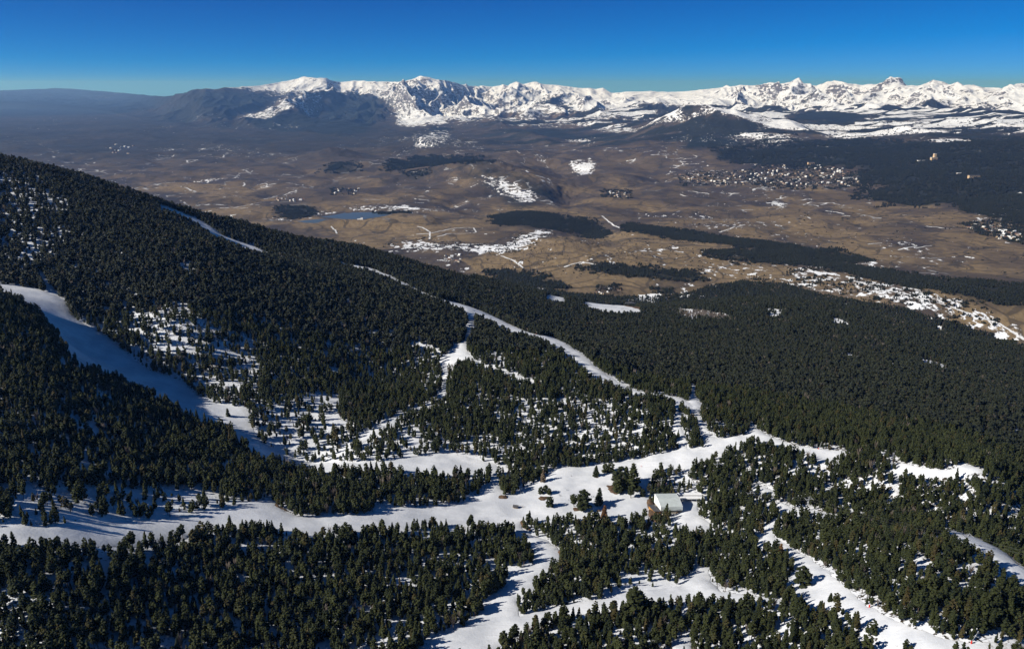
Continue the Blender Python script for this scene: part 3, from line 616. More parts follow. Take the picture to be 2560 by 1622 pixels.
def sheet(name, poly, off, mt, step=3.0, inner=6.0, label=None):
    ring = densify(poly, step); n = len(ring)
    x0, y0 = ring.min(0); x1, y1 = ring.max(0)
    gx, gy = np.meshgrid(np.arange(x0, x1, inner), np.arange(y0, y1, inner*1.3)); gx = gx.ravel()+rng.uniform(-1, 1, gx.size); gy = gy.ravel()+rng.uniform(-1, 1, gy.size)
    rl = [tuple(p) for p in ring]
    m = in_poly(gx, gy, rl); gx = gx[m]; gy = gy[m]
    dmin = np.full(len(gx), 1e9)
    for i in range(0, n, 1): dmin = np.minimum(dmin, np.hypot(gx-ring[i, 0], gy-ring[i, 1]))
    k = dmin > inner*0.35; gx = gx[k]; gy = gy[k]; dmin = dmin[k]
    pts = [Vector(p) for p in rl]+[Vector((a, c)) for a, c in zip(gx, gy)]
    vv, ee, ff, ov, oe, of = mgeo.delaunay_2d_cdt(pts, [], [list(range(n))], 1, 1e-4)
    v = np.array([(p.x, p.y) for p in vv]); z = zat(v[:, 0], v[:, 1])
    isring = np.array([any(q < n for q in o) for o in ov])
    me = bpy.data.meshes.new(name)
    me.from_pydata([(a, c, h+(off if not r else off*0.2)) for (a, c), h, r in zip(v, z, isring)], [], [tuple(f) for f in ff])
    at = me.attributes.new('edge', 'FLOAT', 'POINT'); at.data.foreach_set('value', isring.astype(np.float32))
    me.update(); me.shade_smooth(); me.materials.append(mt)
    for p in me.polygons:
        if p.normal.z < 0: p.flip()
    o = bpy.data.objects.new(name, me); COL.objects.link(o); o['kind'] = 'structure'
    if label: o['label'] = label
    return o
for i, (k, p) in enumerate(PISTE_XY.items()):
    sheet('ski_piste', p, 0.75+0.06*i, M_PISTE, step=2.5 if k not in ('ridge_low',) else 4, inner=5.5)
M_EARTH = simple('bare_earth', (0.105, 0.068, 0.042), 0.95, 0.45, 0.35, 0.1, bump=0.5)
for i, p in enumerate(DIRT_XY):
    sheet('earth_bank', p, 2.0+0.07*i, M_EARTH, step=1.6, inner=2.6)
for i, pl in enumerate([[(1093,592),(1130,584),(1175,583),(1190,580),(1184,570),(1160,569),(1120,574),(1080,583),(1040,586)],[(1074,598),(1075,580),(1058,570),(1044,566)],[(828,566),(838,575),(842,584)],[(2064,527),(2110,535)],[(2002,540),(2026,547)],[(2105,539),(2125,541)],[(2245,625),(2292,616)],[(2292,620),(2330,614)],[(2170,611),(2205,608)],[(1800,581),(1830,570),(1862,562)],[(1505,540),(1530,560),(1548,570)],[(2315,566),(2380,572)],[(1252,640),(1290,656),(1310,672)],[(1410,668),(1450,656),(1500,664),(1560,668)],[(1700,486),(1740,492)],[(1720,478),(1770,484)],[(2130,700),(2200,722),(2300,748),(2400,776),(2500,810),(2560,850)]]):
    q = np.array([drop(*p)[:2] for p in pl]); w_ = 5.5+0.0009*np.hypot(q[:, 0], q[:, 1]).mean()
    t_ = np.gradient(q, axis=0); t_ /= np.linalg.norm(t_, axis=1)[:, None]; nn_ = np.stack([-t_[:, 1], t_[:, 0]], 1)*w_/2
    sheet('farm_track', [tuple(p) for p in (q+nn_)]+[tuple(p) for p in (q-nn_)[::-1]], 3.0+0.1*i, M_PISTE, step=14, inner=40)
print('pistes', round(time.time()-T0, 1))

# ------------------------------------------------------------------ pines
def ico(sub=1):
    bm = bmesh.new(); bmesh.ops.create_icosphere(bm, subdivisions=sub, radius=1.0)
    v = np.array([q.co[:] for q in bm.verts]); f = [[q.index for q in g.verts] for g in bm.faces]; bm.free(); return v, f
ICO1 = ico(1); ICO2 = ico(2)
class MB:
    """collects geometry with material slots, then links it as one mesh object"""
    def __init__(s): s.v = []; s.f = []; s.m = []; s.n = 0
    def add(s, v, f, mi=0):
        s.v.append(np.asarray(v, float)); s.f += [[i+s.n for i in q] for q in f]; s.m += [mi]*len(f); s.n += len(v)
    def blob(s, c, r, sq=(1, 1, 1), j=0.3, mi=0, src=ICO1, r_=None):
        rr = r_ or rng
        v, f = src; d = 1+rr.uniform(-j, j, len(v)); an = rr.uniform(0, 6.28)
        q = v*d[:, None]; ca, sa = math.cos(an), math.sin(an)
        q = np.stack([q[:, 0]*ca-q[:, 1]*sa, q[:, 0]*sa+q[:, 1]*ca, q[:, 2]], 1)*np.array(sq)*r+np.array(c); s.add(q, f, mi)
    def tube(s, pts, rad, n=6, mi=0, cap=True):
        pts = [np.array(p, float) for p in pts]; V = []; Fc = []
        for i, (p, r) in enumerate(zip(pts, rad)):
            d = (pts[min(i+1, len(pts)-1)]-pts[max(i-1, 0)]); d = d/(np.linalg.norm(d)+1e-9)
            a = np.cross(d, (0, 0, 1) if abs(d[2]) < 0.9 else (1, 0, 0)); a /= np.linalg.norm(a); b2 = np.cross(d, a)
            for k in range(n):
                t = 2*math.pi*k/n; V.append(p+r*(a*math.cos(t)+b2*math.sin(t)))
        for i in range(len(pts)-1):
            for k in range(n): Fc.append([i*n+k, i*n+(k+1) % n, (i+1)*n+(k+1) % n, (i+1)*n+k])
        if cap: Fc.append(list(range(n))[::-1]); Fc.append([(len(pts)-1)*n+k for k in range(n)])
        s.add(V, Fc, mi)
    def box(s, c, size, mi=0, rot=0.0):
        x, y, z = [q/2 for q in size]; v = np.array([(a*x, b*y, d*z) for a in (-1, 1) for b in (-1, 1) for d in (-1, 1)])
        ca, sa = math.cos(rot), math.sin(rot)
        v = np.stack([v[:, 0]*ca-v[:, 1]*sa, v[:, 0]*sa+v[:, 1]*ca, v[:, 2]], 1)+np.array(c)
        s.add(v, [[0, 1, 3, 2], [4, 6, 7, 5], [0, 4, 5, 1], [2, 3, 7, 6], [0, 2, 6, 4], [1, 5, 7, 3]], mi)
    def mesh(s, name, mats, smooth=False):
        me = bpy.data.meshes.new(name); me.from_pydata(np.concatenate(s.v).tolist(), [], s.f)
        for m in mats: me.materials.append(m)
        me.polygons.foreach_set('material_index', s.m)
        if smooth: me.shade_smooth()
        me.update(); return me
    def build(s, name, mats, parent=None, smooth=False):
        o = bpy.data.objects.new(name, s.mesh(name, mats if isinstance(mats, (list, tuple)) else [mats], smooth)); COL.objects.link(o); o.parent = parent; return o
def pine_shape(seed, detail, kind):
    """height 1 pine: (crown MB, trunk MB).  kind 0 pointed, 1 round headed, 2 loose with bare lower trunk"""
    r = np.random.default_rng(seed); cr = MB(); tr = MB()
    lean = r.uniform(-0.04, 0.04, 2); base = (0.10, 0.16, 0.34)[kind]; wid = (0.145, 0.18, 0.155)[kind]*r.uniform(0.8, 1.2)
    n = {2: 52, 1: 34, 0: 9}[detail]
    for i in range(n):
        t = (i+r.uniform(0, 0.8))/n; h = base+(0.965-base)*t
        if kind == 0: rad = wid*(1-t)**0.75*(0.75+0.25*min(1, t*6))
        elif kind == 1: rad = wid*math.sqrt(max(0.02, 1-(abs(t-0.38)/0.64)**2.2))
        else: rad = wid*math.sqrt(max(0.03, 1-(abs(t-0.5)/0.55)**2))*r.uniform(0.6, 1.1)
        an = i*2.4+r.uniform(-0.5, 0.5); off = rad*r.uniform(0.45, 1.0) if t < 0.93 else 0
        bs_ = (0.046, 0.056, 0.10)[2-detail]*r.uniform(0.75, 1.25)*(1-0.45*t)
        c = (lean[0]*h+off*math.cos(an), lean[1]*h+off*math.sin(an), h-0.15*off)
        cr.blob(c, (bs_+rad*(0.14 if detail else 0.42))*r.uniform(0.75, 1.2), (1.25, 1.25, 0.85), 0.42, 0, ICO1, r)
        if detail == 2:      # tufts reaching out of the clump
            for k in range(5):
                a2 = an+r.uniform(-1.3, 1.3); l = r.uniform(0.05, 0.10)*(1-0.4*t); d = np.array([math.cos(a2), math.sin(a2), r.uniform(-0.1, 0.7)])
                p = np.array(c)+d*bs_*0.6; q = p+d*l; w_ = np.cross(d, r.normal(size=3)); w_ = w_/np.linalg.norm(w_)*0.018
                cr.add([p-w_, p+w_, q+w_*0.2, p-w_[[1, 2, 0]]], [[0, 1, 2], [0, 2, 3]], 0)
    cr.blob((lean[0], lean[1], 0.965), 0.028, (1, 1, 1.5), 0.2, 0, ICO1, r)
    if detail:
        tr.tube([(0, 0, -0.06), (lean[0]*0.3, lean[1]*0.3, 0.3), (lean[0]*0.9, lean[1]*0.9, 0.9)], [0.021, 0.016, 0.004], 5, 0)
        for k in range(6 if kind == 2 else 3):
            h = r.uniform(0.2, 0.6); an = r.uniform(0, 6.28); tr.tube([(lean[0]*h, lean[1]*h, h), (0.11*math.cos(an), 0.11*math.sin(an), h+0.05)], [0.006, 0.003], 3, 0, False)
    else: tr.tube([(0, 0, -0.06), (lean[0]*0.5, lean[1]*0.5, 0.5)], [0.02, 0.01], 3, 0, False)
    return cr, tr
KINDS_ = [0, 1, 0, 1, 2, 0, 1, 2, 0, 1]
variants = []          # joined crown + trunk, for the mass of the forest
src = bpy.data.collections.new('pine_sources')
def src_obj(nm, crn, trn, fol=None):
    j = MB(); 
    for q, mi in ((crn, 0), (trn, 1)):
        if q.n: j.add(np.concatenate(q.v), q.f, mi)
    me = j.mesh(nm, [fol or M_FOL, M_BARK]); o = bpy.data.objects.new(nm, me); src.objects.link(o); return o
NEARV = []
for i in range(8):
    c_, t_ = pine_shape(100+i, 1, KINDS_[i]); src_obj('pine_a%02d' % i, c_, t_)
for i in range(5):
    c_, t_ = pine_shape(200+i, 0, KINDS_[i]); src_obj('pine_b%02d' % i, c_, t_, M_MID)
for i in range(3):      # clumps for woods far away: several crowns standing together
    r_ = np.random.default_rng(400+i); j1 = MB()
    for k in range(7):
        c_, t_ = pine_shape(300+7*i+k, 0, k % 2); s_ = r_.uniform(0.7, 1.05); px_, py_ = r_.uniform(-0.75, 0.75, 2)
        j1.add(np.concatenate(c_.v)*s_+np.array([px_, py_, 0]), c_.f, 0)
    src_obj('pine_c%02d' % i, j1, MB(), M_FAR)
for i in range(2):      # leafless trees
    t_ = MB(); r_ = np.random.default_rng(500+i)
    t_.tube([(0, 0, -0.03), (0, 0, 0.55)], [0.02, 0.012], 5, 1)
    for k in range(34):
        h = r_.uniform(0.2, 0.55); a_ = r_.uniform(0, 6.28); q = np.array([0.16*math.cos(a_), 0.16*math.sin(a_), h+r_.uniform(0.2, 0.42)])*np.array([r_.uniform(0.4, 1)]*2+[1])
        t_.tube([(0, 0, h), q*0.6+np.array([0, 0, h*0.35]), q], [0.012, 0.010, 0.007], 3, 1, False)
    me = t_.mesh('pine_d%02d' % i, [M_FOL, M_TWIG]); o = bpy.data.objects.new('pine_d%02d' % i, me); src.objects.link(o)

def blocked(x, y):
    """inside a run, the lake, a building plot"""
    m = np.zeros(x.shape, bool)
    for p in PISTE_XY.values(): m |= in_poly(x, y, p)
    return m
PLOTS = [(*mp([(1678,1272)])[0], 14), (*mp([(1650,1276)])[0], 13), (*mp([(1700,1262)])[0], 9), (*mp([(1640,1292)])[0], 8), (*mp([(1692,1290)])[0], 5), (*mp([(1726,1250)])[0], 15), (*mp([(1745,1250)])[0], 9)]        # (x, y, radius) kept clear for buildings and masts
def scatter(x0, x1, y0, y1, cell, seed):
    r = np.random.default_rng(seed)
    gx, gy = np.meshgrid(np.arange(x0, x1, cell), np.arange(y0, y1, cell)); n = gx.size
    return gx.ravel()+r.uniform(-0.48, 0.48, n)*cell, gy.ravel()+r.uniform(-0.48, 0.48, n)*cell, r
NEAR_D = 1500.0
x, y, r_ = scatter(-1300, 1300, 300, NEAR_D, CELL, 11)
D = np.hypot(x, y); az = np.arctan2(x, y); k = (D > 395) & (D < NEAR_D) & (np.abs(az) < 0.74); x = x[k]; y = y[k]
def forest_keep(x, y, r_, cell):
    dens = np.ones(x.shape)
    jj_ = np.where(np.hypot(x, y) > 1150, 26, 7); jx = x+jj_*fbm(x/30, y/30, 3, 111); jy = y+jj_*fbm(x/30, y/30, 3, 112)
    for p, a in SPARSE_XY: dens = np.where(in_poly(jx, jy, p), np.minimum(dens, a), dens)
    gap = fbm(x/34, y/34, 4, 220)
    xx = np.arctan2(x, y)
    g2 = fbm(x/13, y/13, 3, 225); D_ = np.hypot(x, y)
    open_ = 1-sstep(150, 420, x)*sstep(820, 1050, D_)          # the stands on the left and in the middle are broken by snow
    open_ = open_*(1-0.75*sstep(1300, 1700, D_))
    dens = dens*np.where(gap > 0.34-0.10*open_, 0.35, 1.0)*(1-0.07*open_)
    dens = dens*np.where((fbm(x/42, y/42, 3, 165) > 0.34) & (x > 150), 0.25, 1.0)
    dens = dens*np.where(g2 > 0.42-0.18*open_, 0.30, 1.0)
    keep = (r_.uniform(0, 1, x.shape) < dens) & in_poly(x, y, FOREST_XY) & ~blocked(x, y)
    zz = zfast(x, y); cp, sp = math.cos(PITCH), math.sin(PITCH)
    for fr in (2.5, 5.5):       # nothing tall directly in front of the narrow runs
        d = y*cp-(zz+fr)*sp; u = CX+F*x/d; v = CY-F*(y*sp+(zz+fr)*cp)/d
        for nm in ('ridge', 'ridge_low', 'main', 'left_lane', 'left_spur', 'right_spur', 'right_low', 'far_right', 'meadow', 'stadium', 'side_gully', 'nook', 'deep_glade', 'low_glade'):
            if fr > 3 and nm not in ('ridge', 'far_right', 'right_low', 'side_gully', 'stadium'): continue
            keep &= ~in_poly(u, v, PISTES[nm])
    for (a, c, rr) in PLOTS: keep &= np.hypot(x-a, y-c) > rr
    return keep

k = forest_keep(x, y, r_, CELL); x = x[k]; y = y[k]; D = np.hypot(x, y)
z = zfast(x, y); n = len(x)
prf = zat(x, y); z = prf
zone = fbm(x/60, y/60, 3, 230)
h = np.clip(r_.normal(10.8, 2.7, n)+3.3*zone, 4.5, 16.0)*np.where(r_.uniform(0, 1, n) < 0.16, r_.uniform(0.4, 0.75, n), 1.0)
# scattered, looser trees where the stand is thin
# which of them show largest in the photograph?
def project(x, y, z):
    cp, sp = math.cos(PITCH), math.sin(PITCH)
    d = y*cp-z*sp; u = y*sp+z*cp
    return CX+F*x/d, CY-F*u/d, d
pu, pv, pd = project(x, y, z); tu, tv, td = project(x, y, z+h)
size = (pv-tv)
vis = (pu > 15) & (pu < 2545) & (pv < 1615) & (tv > 0)
score = np.where(vis, size, -1)
LONE = [ # photo x, base y, top y, kind, tint, label
 (1489,1192,1163,0,0,'pointed dark pine on a small brown earth island, upper side of the snow field'),
 (1514,1183,1158,1,0,'left one of two round pines standing together above the brown mound on the snow field'),
 (1525,1182,1155,1,0,'right one of two round pines standing together above the brown mound on the snow field'),
 (1538,1204,1176,1,0,'lowest left pine of the clump on the bare earth mound'),
 (1557,1222,1167,1,0,'broad dark pine in the middle of the clump on the bare earth mound'),
 (1566,1210,1166,0,0,'pine at the back of the clump on the bare earth mound'),
 (1584,1228,1160,0,0,'tallest pine of the clump on the earth mound, at its right end'),
 (1544,1234,1192,1,0,'front pine of the clump, rooted in the brown bank of the earth mound'),
 (1577,1247,1214,2,0,'slim pine with bare lower trunk between earth mound and the white roofed building'),
 (1606,1242,1221,1,0,'short round pine just left of the white roofed building'),
 (1352,1236,1216,1,0,'left pine of the little trio on the brown dome of earth'),
 (1363,1236,1212,2,0,'middle pine of the little trio on the brown dome of earth'),
 (1373,1237,1219,1,0,'right pine of the little trio on the brown dome of earth'),
 (1374,1268,1241,1,0,'solitary round pine with a long blue shadow below the trio on the dome'),
 (1435,1268,1235,2,0,'airy see-through pine left of the tall round one in the centre of the snow field'),
 (1457,1276,1224,1,0,'tall round pine in the centre of the snow field, beside the airy one'),
 (1497,1264,1221,0,0,'dense pine standing alone between the centre pair and the white building'),
 (1509,1300,1264,0,1,'pine with a rusty brown top at the lower edge of the snow field'),
 (1357,1206,1174,0,2,'greyish brown half bare conifer at the upper edge of the wide snow field'),
 (2008,1468,1418,1,0,'bushy pine standing alone in the middle of the broad right hand piste'),
 (1948,1400,1360,1,1,'brownish pine on the islet between two arms of the right hand piste'),
 (2075,1506,1481,0,0,'left of the two little pines poking up beside the right hand piste'),
 (2090,1506,1481,1,0,'right of the two little pines poking up beside the right hand piste'),
 (1585,1545,1470,2,0,'tall thin pine with a bare trunk crossing the lower lane of snow'),
 (108,1284,1266,0,0,'small pointed pine alone in the blue shade of the left glade'),
 (571,1042,1020,0,0,'small pine on the edge of the blue shaded upper run'),
]
order = np.argsort(-score)[:300-len(LONE)]
own = np.zeros(n, bool); own[order] = True
# crowns and trunks for single trees
CR = {}; 
M_RUST = foliage('rusty_needles', (0.075, 0.035, 0.014), (0.095, 0.048, 0.018), (0.11, 0.06, 0.02))
M_DRAB = foliage('drab_needles', (0.085, 0.065, 0.045), (0.10, 0.075, 0.05), (0.11, 0.08, 0.05))
for i in range(10):
    c_, t_ = pine_shape(700+i, 2, KINDS_[i]); CR[i] = (c_.mesh('crown', [M_FOL]), t_.mesh('trunk', [M_BARK]))
CR[10] = (pine_shape(801, 2, 0)[0].mesh('crown', [M_RUST]), CR[0][1]); CR[11] = (pine_shape(802, 1, 0)[0].mesh('crown', [M_DRAB]), CR[0][1])
BYK = {0: [0, 2, 5, 8], 1: [1, 3, 6, 9], 2: [4, 7]}
def single(px_, py_, pz_, hh, vi, label, group=None, rz=None, wide=1.0):
    e = bpy.data.objects.new('pine_tree', None); COL.objects.link(e); e.location = (px_, py_, pz_); e.empty_display_size = 0.5
    e.rotation_euler.z = random.uniform(0, 6.28) if rz is None else rz; e.scale = (hh*wide*random.uniform(0.95, 1.12),)*2+(hh,)
    for nm, me in zip(('crown', 'trunk'), CR[vi]):
        o = bpy.data.objects.new(nm, me); COL.objects.link(o); o.parent = e
    tag(e, label, 'pine tree', group); return e
def standname(u, v):
    if u < 640: return 'dark green pine in the shady wood filling the bottom left corner', 'pines of the bottom left wood'
    if u < 1230: return 'dark green pine in the wood below the long run, left of the narrow snow lane', 'pines left of the narrow lane'
    if u < 2010: return 'olive green pine in the wood along the bottom edge, right of the narrow snow lane', 'pines right of the narrow lane'
    return 'olive brown pine at the foot of the broad right hand piste', 'pines beside the right hand piste'
for i in order:
    lb, gr = standname(pu[i], pv[i]); single(x[i], y[i], z[i], h[i], int(r_.integers(0, 10)), lb, gr)
for (px_, py_, ty, kd, tint, lb) in LONE:
    X = drop(px_, py_); zz = float(zat(X[0], X[1])[0]); dd = project(X[0], X[1], zz)[2]
    hh = (py_-ty)*dd/F/math.cos(math.atan2(-zz, math.hypot(X[0], X[1])))*1.02
    single(X[0], X[1], zz-0.2, hh, 10 if tint == 1 else 11 if tint == 2 else random.choice(BYK[kd]), lb, wide=1.35)
# the rest of the near forest, the far forest and the woods of the valley: one mass
PX = [x[~own]]; PY = [y[~own]]; PZ = [z[~own]]; PH = [h[~own]]; PI = [r_.integers(0, 8, (~own).sum())]
far = D[~own] > 1150; PI[0] = np.where(far, 8+r_.integers(0, 5, far.size), PI[0])
thin = None
x2, y2, r2 = scatter(-2600, 2400, NEAR_D*0.7, 4300, CELL2, 12)
D2_ = np.hypot(x2, y2); k = (D2_ >= NEAR_D) & (np.abs(np.arctan2(x2, y2)) < 0.72); x2 = x2[k]; y2 = y2[k]
z2 = zfast(x2, y2); k = forest_keep(x2, y2, r2, CELL2)
# leave out what lies behind the ridge
az2 = np.arctan2(x2, y2); ii = np.clip(((az2+0.8)/1.6*640).astype(int), 0, 639); jj = np.clip(((np.log(np.hypot(x2, y2))-_gl)*_gk).astype(int), 0, 1698)
HOR = np.maximum.accumulate(GS, axis=1)
k &= (z2+26)/np.hypot(x2, y2) > HOR[ii, jj]
x2 = x2[k]; y2 = y2[k]; z2 = z2[k]; n2 = len(x2)
PX.append(x2); PY.append(y2); PZ.append(z2); PH.append(np.clip(r2.normal(10.5, 1.9, n2), 6, 15)); PI.append(8+r2.integers(0, 5, n2))
dead = (fbm(x2/110, y2/110, 4, 430) > 0.18) & (r2.uniform(0, 1, n2) < 0.16) | (r2.uniform(0, 1, n2) < 0.008)
PI[-1] = np.where(dead, 16+r2.integers(0, 2, n2), PI[-1]); PH[-1] = PH[-1]*(1+0.30*fbm(x2/90, y2/90, 4, 435))
d0 = r_.uniform(0, 1, len(PI[0])) < np.where(fbm(PX[0]/70, PY[0]/70, 3, 440) > 0.22, 0.07, 0.018); PI[0] = np.where(d0, 16, PI[0])
for p in WOODS_XY:
    q = np.array(p); dm = np.hypot(q[:, 0], q[:, 1]).mean(); cell = 10 if dm < 4500 else 12 if dm < 6500 else 24
    xx, yy, rr = scatter(q[:, 0].min(), q[:, 0].max(), q[:, 1].min(), q[:, 1].max(), cell, 77)
    if cell > 12: nn = len(xx); xx = rr.uniform(q[:, 0].min(), q[:, 0].max(), int(nn*1.25)); yy = rr.uniform(q[:, 1].min(), q[:, 1].max(), int(nn*1.25))
    wj = cell*(5.0 if cell < 20 else 14.0)
    xj = xx+rr.normal(0, cell*2.2, len(xx)); yj = yy+rr.normal(0, cell*3.5, len(xx))
    kk = in_poly(xj+wj*fbm(xx/160, yy/160, 3, 400), yj+wj*2*fbm(xx/160, yy/160, 3, 405), p); kk &= rr.uniform(0, 1, len(xx)) < np.where(fbm(xx/140, yy/140, 4, 410)+0.4*fbm(xx/40, yy/40, 2, 415)+(0.5*fbm(xx/520, yy/900, 3, 418) if cell > 12 else 0) > 0.20, 0.12, 0.97)
    xx = xx[kk]; yy = yy[kk]
    PX.append(xx); PY.append(yy); PZ.append(zfast(xx, yy)-0.5); PH.append(rr.uniform(8.5, 13, len(xx))*(1.0 if cell < 20 else rr.uniform(0.9, 2.0, len(xx)))); PI.append(13+rr.integers(0, 3, len(xx)))
for poly, cnt in (([(1880,412),(2060,412),(2150,430),(2190,462),(2090,474),(1940,474),(1860,455)], 420), ([(1690,432),(1890,424),(1900,464),(1700,466)], 160), ([(2390,560),(2560,545),(2560,612),(2460,590)], 220), ([(2150,455),(2230,450),(2210,500),(2120,500)], 160), ([(820,470),(900,468),(890,490),(820,488)], 30), ([(1500,474),(1580,474),(1580,500),(1500,494)], 50)):
    rr = np.random.default_rng(cnt); q = np.array(poly); a_ = rr.uniform(q[:, 0].min(), q[:, 0].max(), cnt*2); c_2 = rr.uniform(q[:, 1].min(), q[:, 1].max(), cnt*2); kk = in_poly(a_, c_2, poly); pts_ = np.array([drop(u_, v_) for u_, v_ in zip(a_[kk], c_2[kk])])
    PX.append(pts_[:, 0]); PY.append(pts_[:, 1]); PZ.append(pts_[:, 2]-0.5); PH.append(rr.uniform(8, 17, len(pts_))); PI.append(13+rr.integers(0, 3, len(pts_)))
# single bushes and trees scattered over the snowy pastures and the tan knolls
for poly, cnt, hh in ((SNOW_XY[3][0], 900, 9), (TAN_XY[2][0], 700, 5), (TAN_XY[3][0], 500, 6), (SNOW_XY[0][0], 500, 7), (SNOW_XY[16][0] if len(SNOW_XY) > 16 else SNOW_XY[3][0], 600, 16), (SNOW_XY[17][0], 700, 18)):
    q = np.array(poly); rr = np.random.default_rng(99)
    xx = rr.uniform(q[:, 0].min(), q[:, 0].max(), cnt*4); yy = rr.uniform(q[:, 1].min(), q[:, 1].max(), cnt*4); kk = in_poly(xx, yy, poly) & (fbm(xx/220, yy/220, 3, 420) > -0.05); xx = xx[kk][:cnt]; yy = yy[kk][:cnt]
    PX.append(xx); PY.append(yy); PZ.append(zfast(xx, yy)-0.4); PH.append(rr.uniform(0.6, 1.2, len(xx))*hh); PI.append(np.where(rr.uniform(0, 1, len(xx)) < 0.4, 13, 8)+rr.integers(0, 3, len(xx)))
X_, Y_, Z_, H_, I_ = [np.concatenate(q) for q in (PX, PY, PZ, PH, PI)]
print('forest trees', len(X_), 'near', n, 'far', n2, round(time.time()-T0, 1))
def instancer(name, X, Y, Z, H, I, label):
    me = bpy.data.meshes.new(name); me.vertices.add(len(X)); me.vertices.foreach_set('co', np.stack([X, Y, Z], 1).astype(np.float32).ravel())
    r = np.random.default_rng(5); sc = np.stack([H*r.uniform(0.92, 1.2, len(H)), H*r.uniform(0.92, 1.2, len(H)), H], 1).astype(np.float32)
    at = me.attributes.new('size', 'FLOAT_VECTOR', 'POINT'); at.data.foreach_set('vector', sc.ravel())
    rt = np.stack([r.normal(0, 0.03, len(H)), r.normal(0, 0.03, len(H)), r.uniform(0, 6.283, len(H))], 1).astype(np.float32)
    at = me.attributes.new('turn', 'FLOAT_VECTOR', 'POINT'); at.data.foreach_set('vector', rt.ravel())
    at = me.attributes.new('pick', 'INT', 'POINT'); at.data.foreach_set('value', I.astype(np.int32)); me.update()
    o = bpy.data.objects.new(name, me); COL.objects.link(o); tag(o, label, kind='stuff')
    ng = bpy.data.node_groups.new(name, 'GeometryNodeTree'); ng.interface.new_socket('Geometry', in_out='INPUT', socket_type='NodeSocketGeometry'); ng.interface.new_socket('Geometry', in_out='OUTPUT', socket_type='NodeSocketGeometry')
    gi = ng.nodes.new('NodeGroupInput'); go = ng.nodes.new('NodeGroupOutput'); ip = ng.nodes.new('GeometryNodeInstanceOnPoints'); ci = ng.nodes.new('GeometryNodeCollectionInfo')
    ci.inputs['Collection'].default_value = src; ci.inputs['Separate Children'].default_value = True; ci.inputs['Reset Children'].default_value = True
    ip.inputs['Pick Instance'].default_value = True
    def na(nm, ty):
        q = ng.nodes.new('GeometryNodeInputNamedAttribute'); q.data_type = ty; q.inputs['Name'].default_value = nm; return q.outputs[0]
    L = ng.links
    L.new(gi.outputs[0], ip.inputs['Points']); L.new(ci.outputs[0], ip.inputs['Instance']); L.new(na('pick', 'INT'), ip.inputs['Instance Index'])
    L.new(na('turn', 'FLOAT_VECTOR'), ip.inputs['Rotation']); L.new(na('size', 'FLOAT_VECTOR'), ip.inputs['Scale']); L.new(ip.outputs[0], go.inputs[0])
    md = o.modifiers.new('scatter', 'NODES'); md.node_group = ng
    return o
m1 = np.hypot(X_, Y_) < 4300
m1 = m1 & in_poly(X_, Y_, FOREST_XY)
instancer('pine_forest', X_[m1], Y_[m1], Z_[m1], H_[m1], I_[m1], 'dense dark pine forest covering the near slopes around the ski runs')
instancer('distant_woods', X_[~m1], Y_[~m1], Z_[~m1], H_[~m1], I_[~m1], 'dark pine woods and scattered trees out in the valley')
# leafless trees: pale groves and the village trees
BARE = [([(1664,782),(1672,763),(1690,770),(1700,785),(1690,792)],30),([(1690,792),(1700,778),(1728,785),(1728,798)],40),([(1726,797),(1735,780),(1790,788),(1840,802),(1830,808),(1760,804)],150),
 ([(1640,746),(1680,732),(1740,734),(1800,742),(1800,754),(1700,752)],110),([(1483,738),(1500,718),(1550,722),(1560,738)],50),([(1240,655),(1300,640),(1420,600),(1520,590),(1500,620),(1360,670),(1290,690)],260),([(950,640),(1100,640),(1160,670),(1050,680)],160),([(1560,610),(1640,640),(1560,665),(1500,650)],90)]
bx_, by_ = [], []
for p, c in BARE:
    q = np.array(mp(p)); rr = np.random.default_rng(31+c); xx = rr.uniform(q[:, 0].min(), q[:, 0].max(), c*6); yy = rr.uniform(q[:, 1].min(), q[:, 1].max(), c*6); kk = in_poly(xx, yy, [tuple(t) for t in q]); bx_.append(xx[kk][:c*2]); by_.append(yy[kk][:c*2])
bx_ = np.concatenate(bx_); by_ = np.concatenate(by_); rr = np.random.default_rng(3)
instancer('bare_trees', bx_, by_, zfast(bx_, by_), rr.uniform(9, 14, len(bx_)), 16+rr.integers(0, 2, len(bx_)), 'pale leafless trees in groves beyond the forest and round the village')

# ------------------------------------------------------------------ buildings, masts and people
M_ROOF = simple('pale_metal_roof', (0.47, 0.51, 0.50), 0.5, 0.07, 0.25, 0.4); M_WHITE = simple('white_cladding', (0.80, 0.80, 0.79), 0.6, 0.03, 0.5)
M_STEEL = simple('galvanised_steel', (0.48, 0.49, 0.50), 0.45, 0.08, 1.0, 0.5, 0.2); M_DARKROOF = simple('slate_roof', (0.065, 0.065, 0.07), 0.7, 0.25, 0.5)
M_TIMBER = simple('orange_timber', (0.40, 0.20, 0.055), 0.7, 0.2, 1.2); M_TAN = simple('tan_boards', (0.42, 0.31, 0.16), 0.75, 0.12, 0.8); M_STONE = simple('stone_wall', (0.30, 0.26, 0.20), 0.9, 0.25, 0.8, bump=0.4)
M_GLASS = simple('dark_window', (0.015, 0.018, 0.022), 0.15, 0.1, 1.0, 0.5); M_WOOD = simple('weathered_wood', (0.16, 0.10, 0.06), 0.85, 0.3, 1.5); M_RED = simple('red_pad', (0.62, 0.035, 0.02), 0.6, 0.1, 2.0); M_ORANGE = simple('orange_pad', (0.75, 0.13, 0.02), 0.6, 0.1, 2.0)
M_ROCK = simple('dark_rock', (0.10, 0.09, 0.08), 0.9, 0.45, 0.35, bump=0.6)
def empty(name, x, y, z, rz, label, cat, group=None):
    e = bpy.data.objects.new(name, None); COL.objects.link(e); e.location = (x, y, z); e.rotation_euler.z = rz; tag(e, label, cat, group); return e
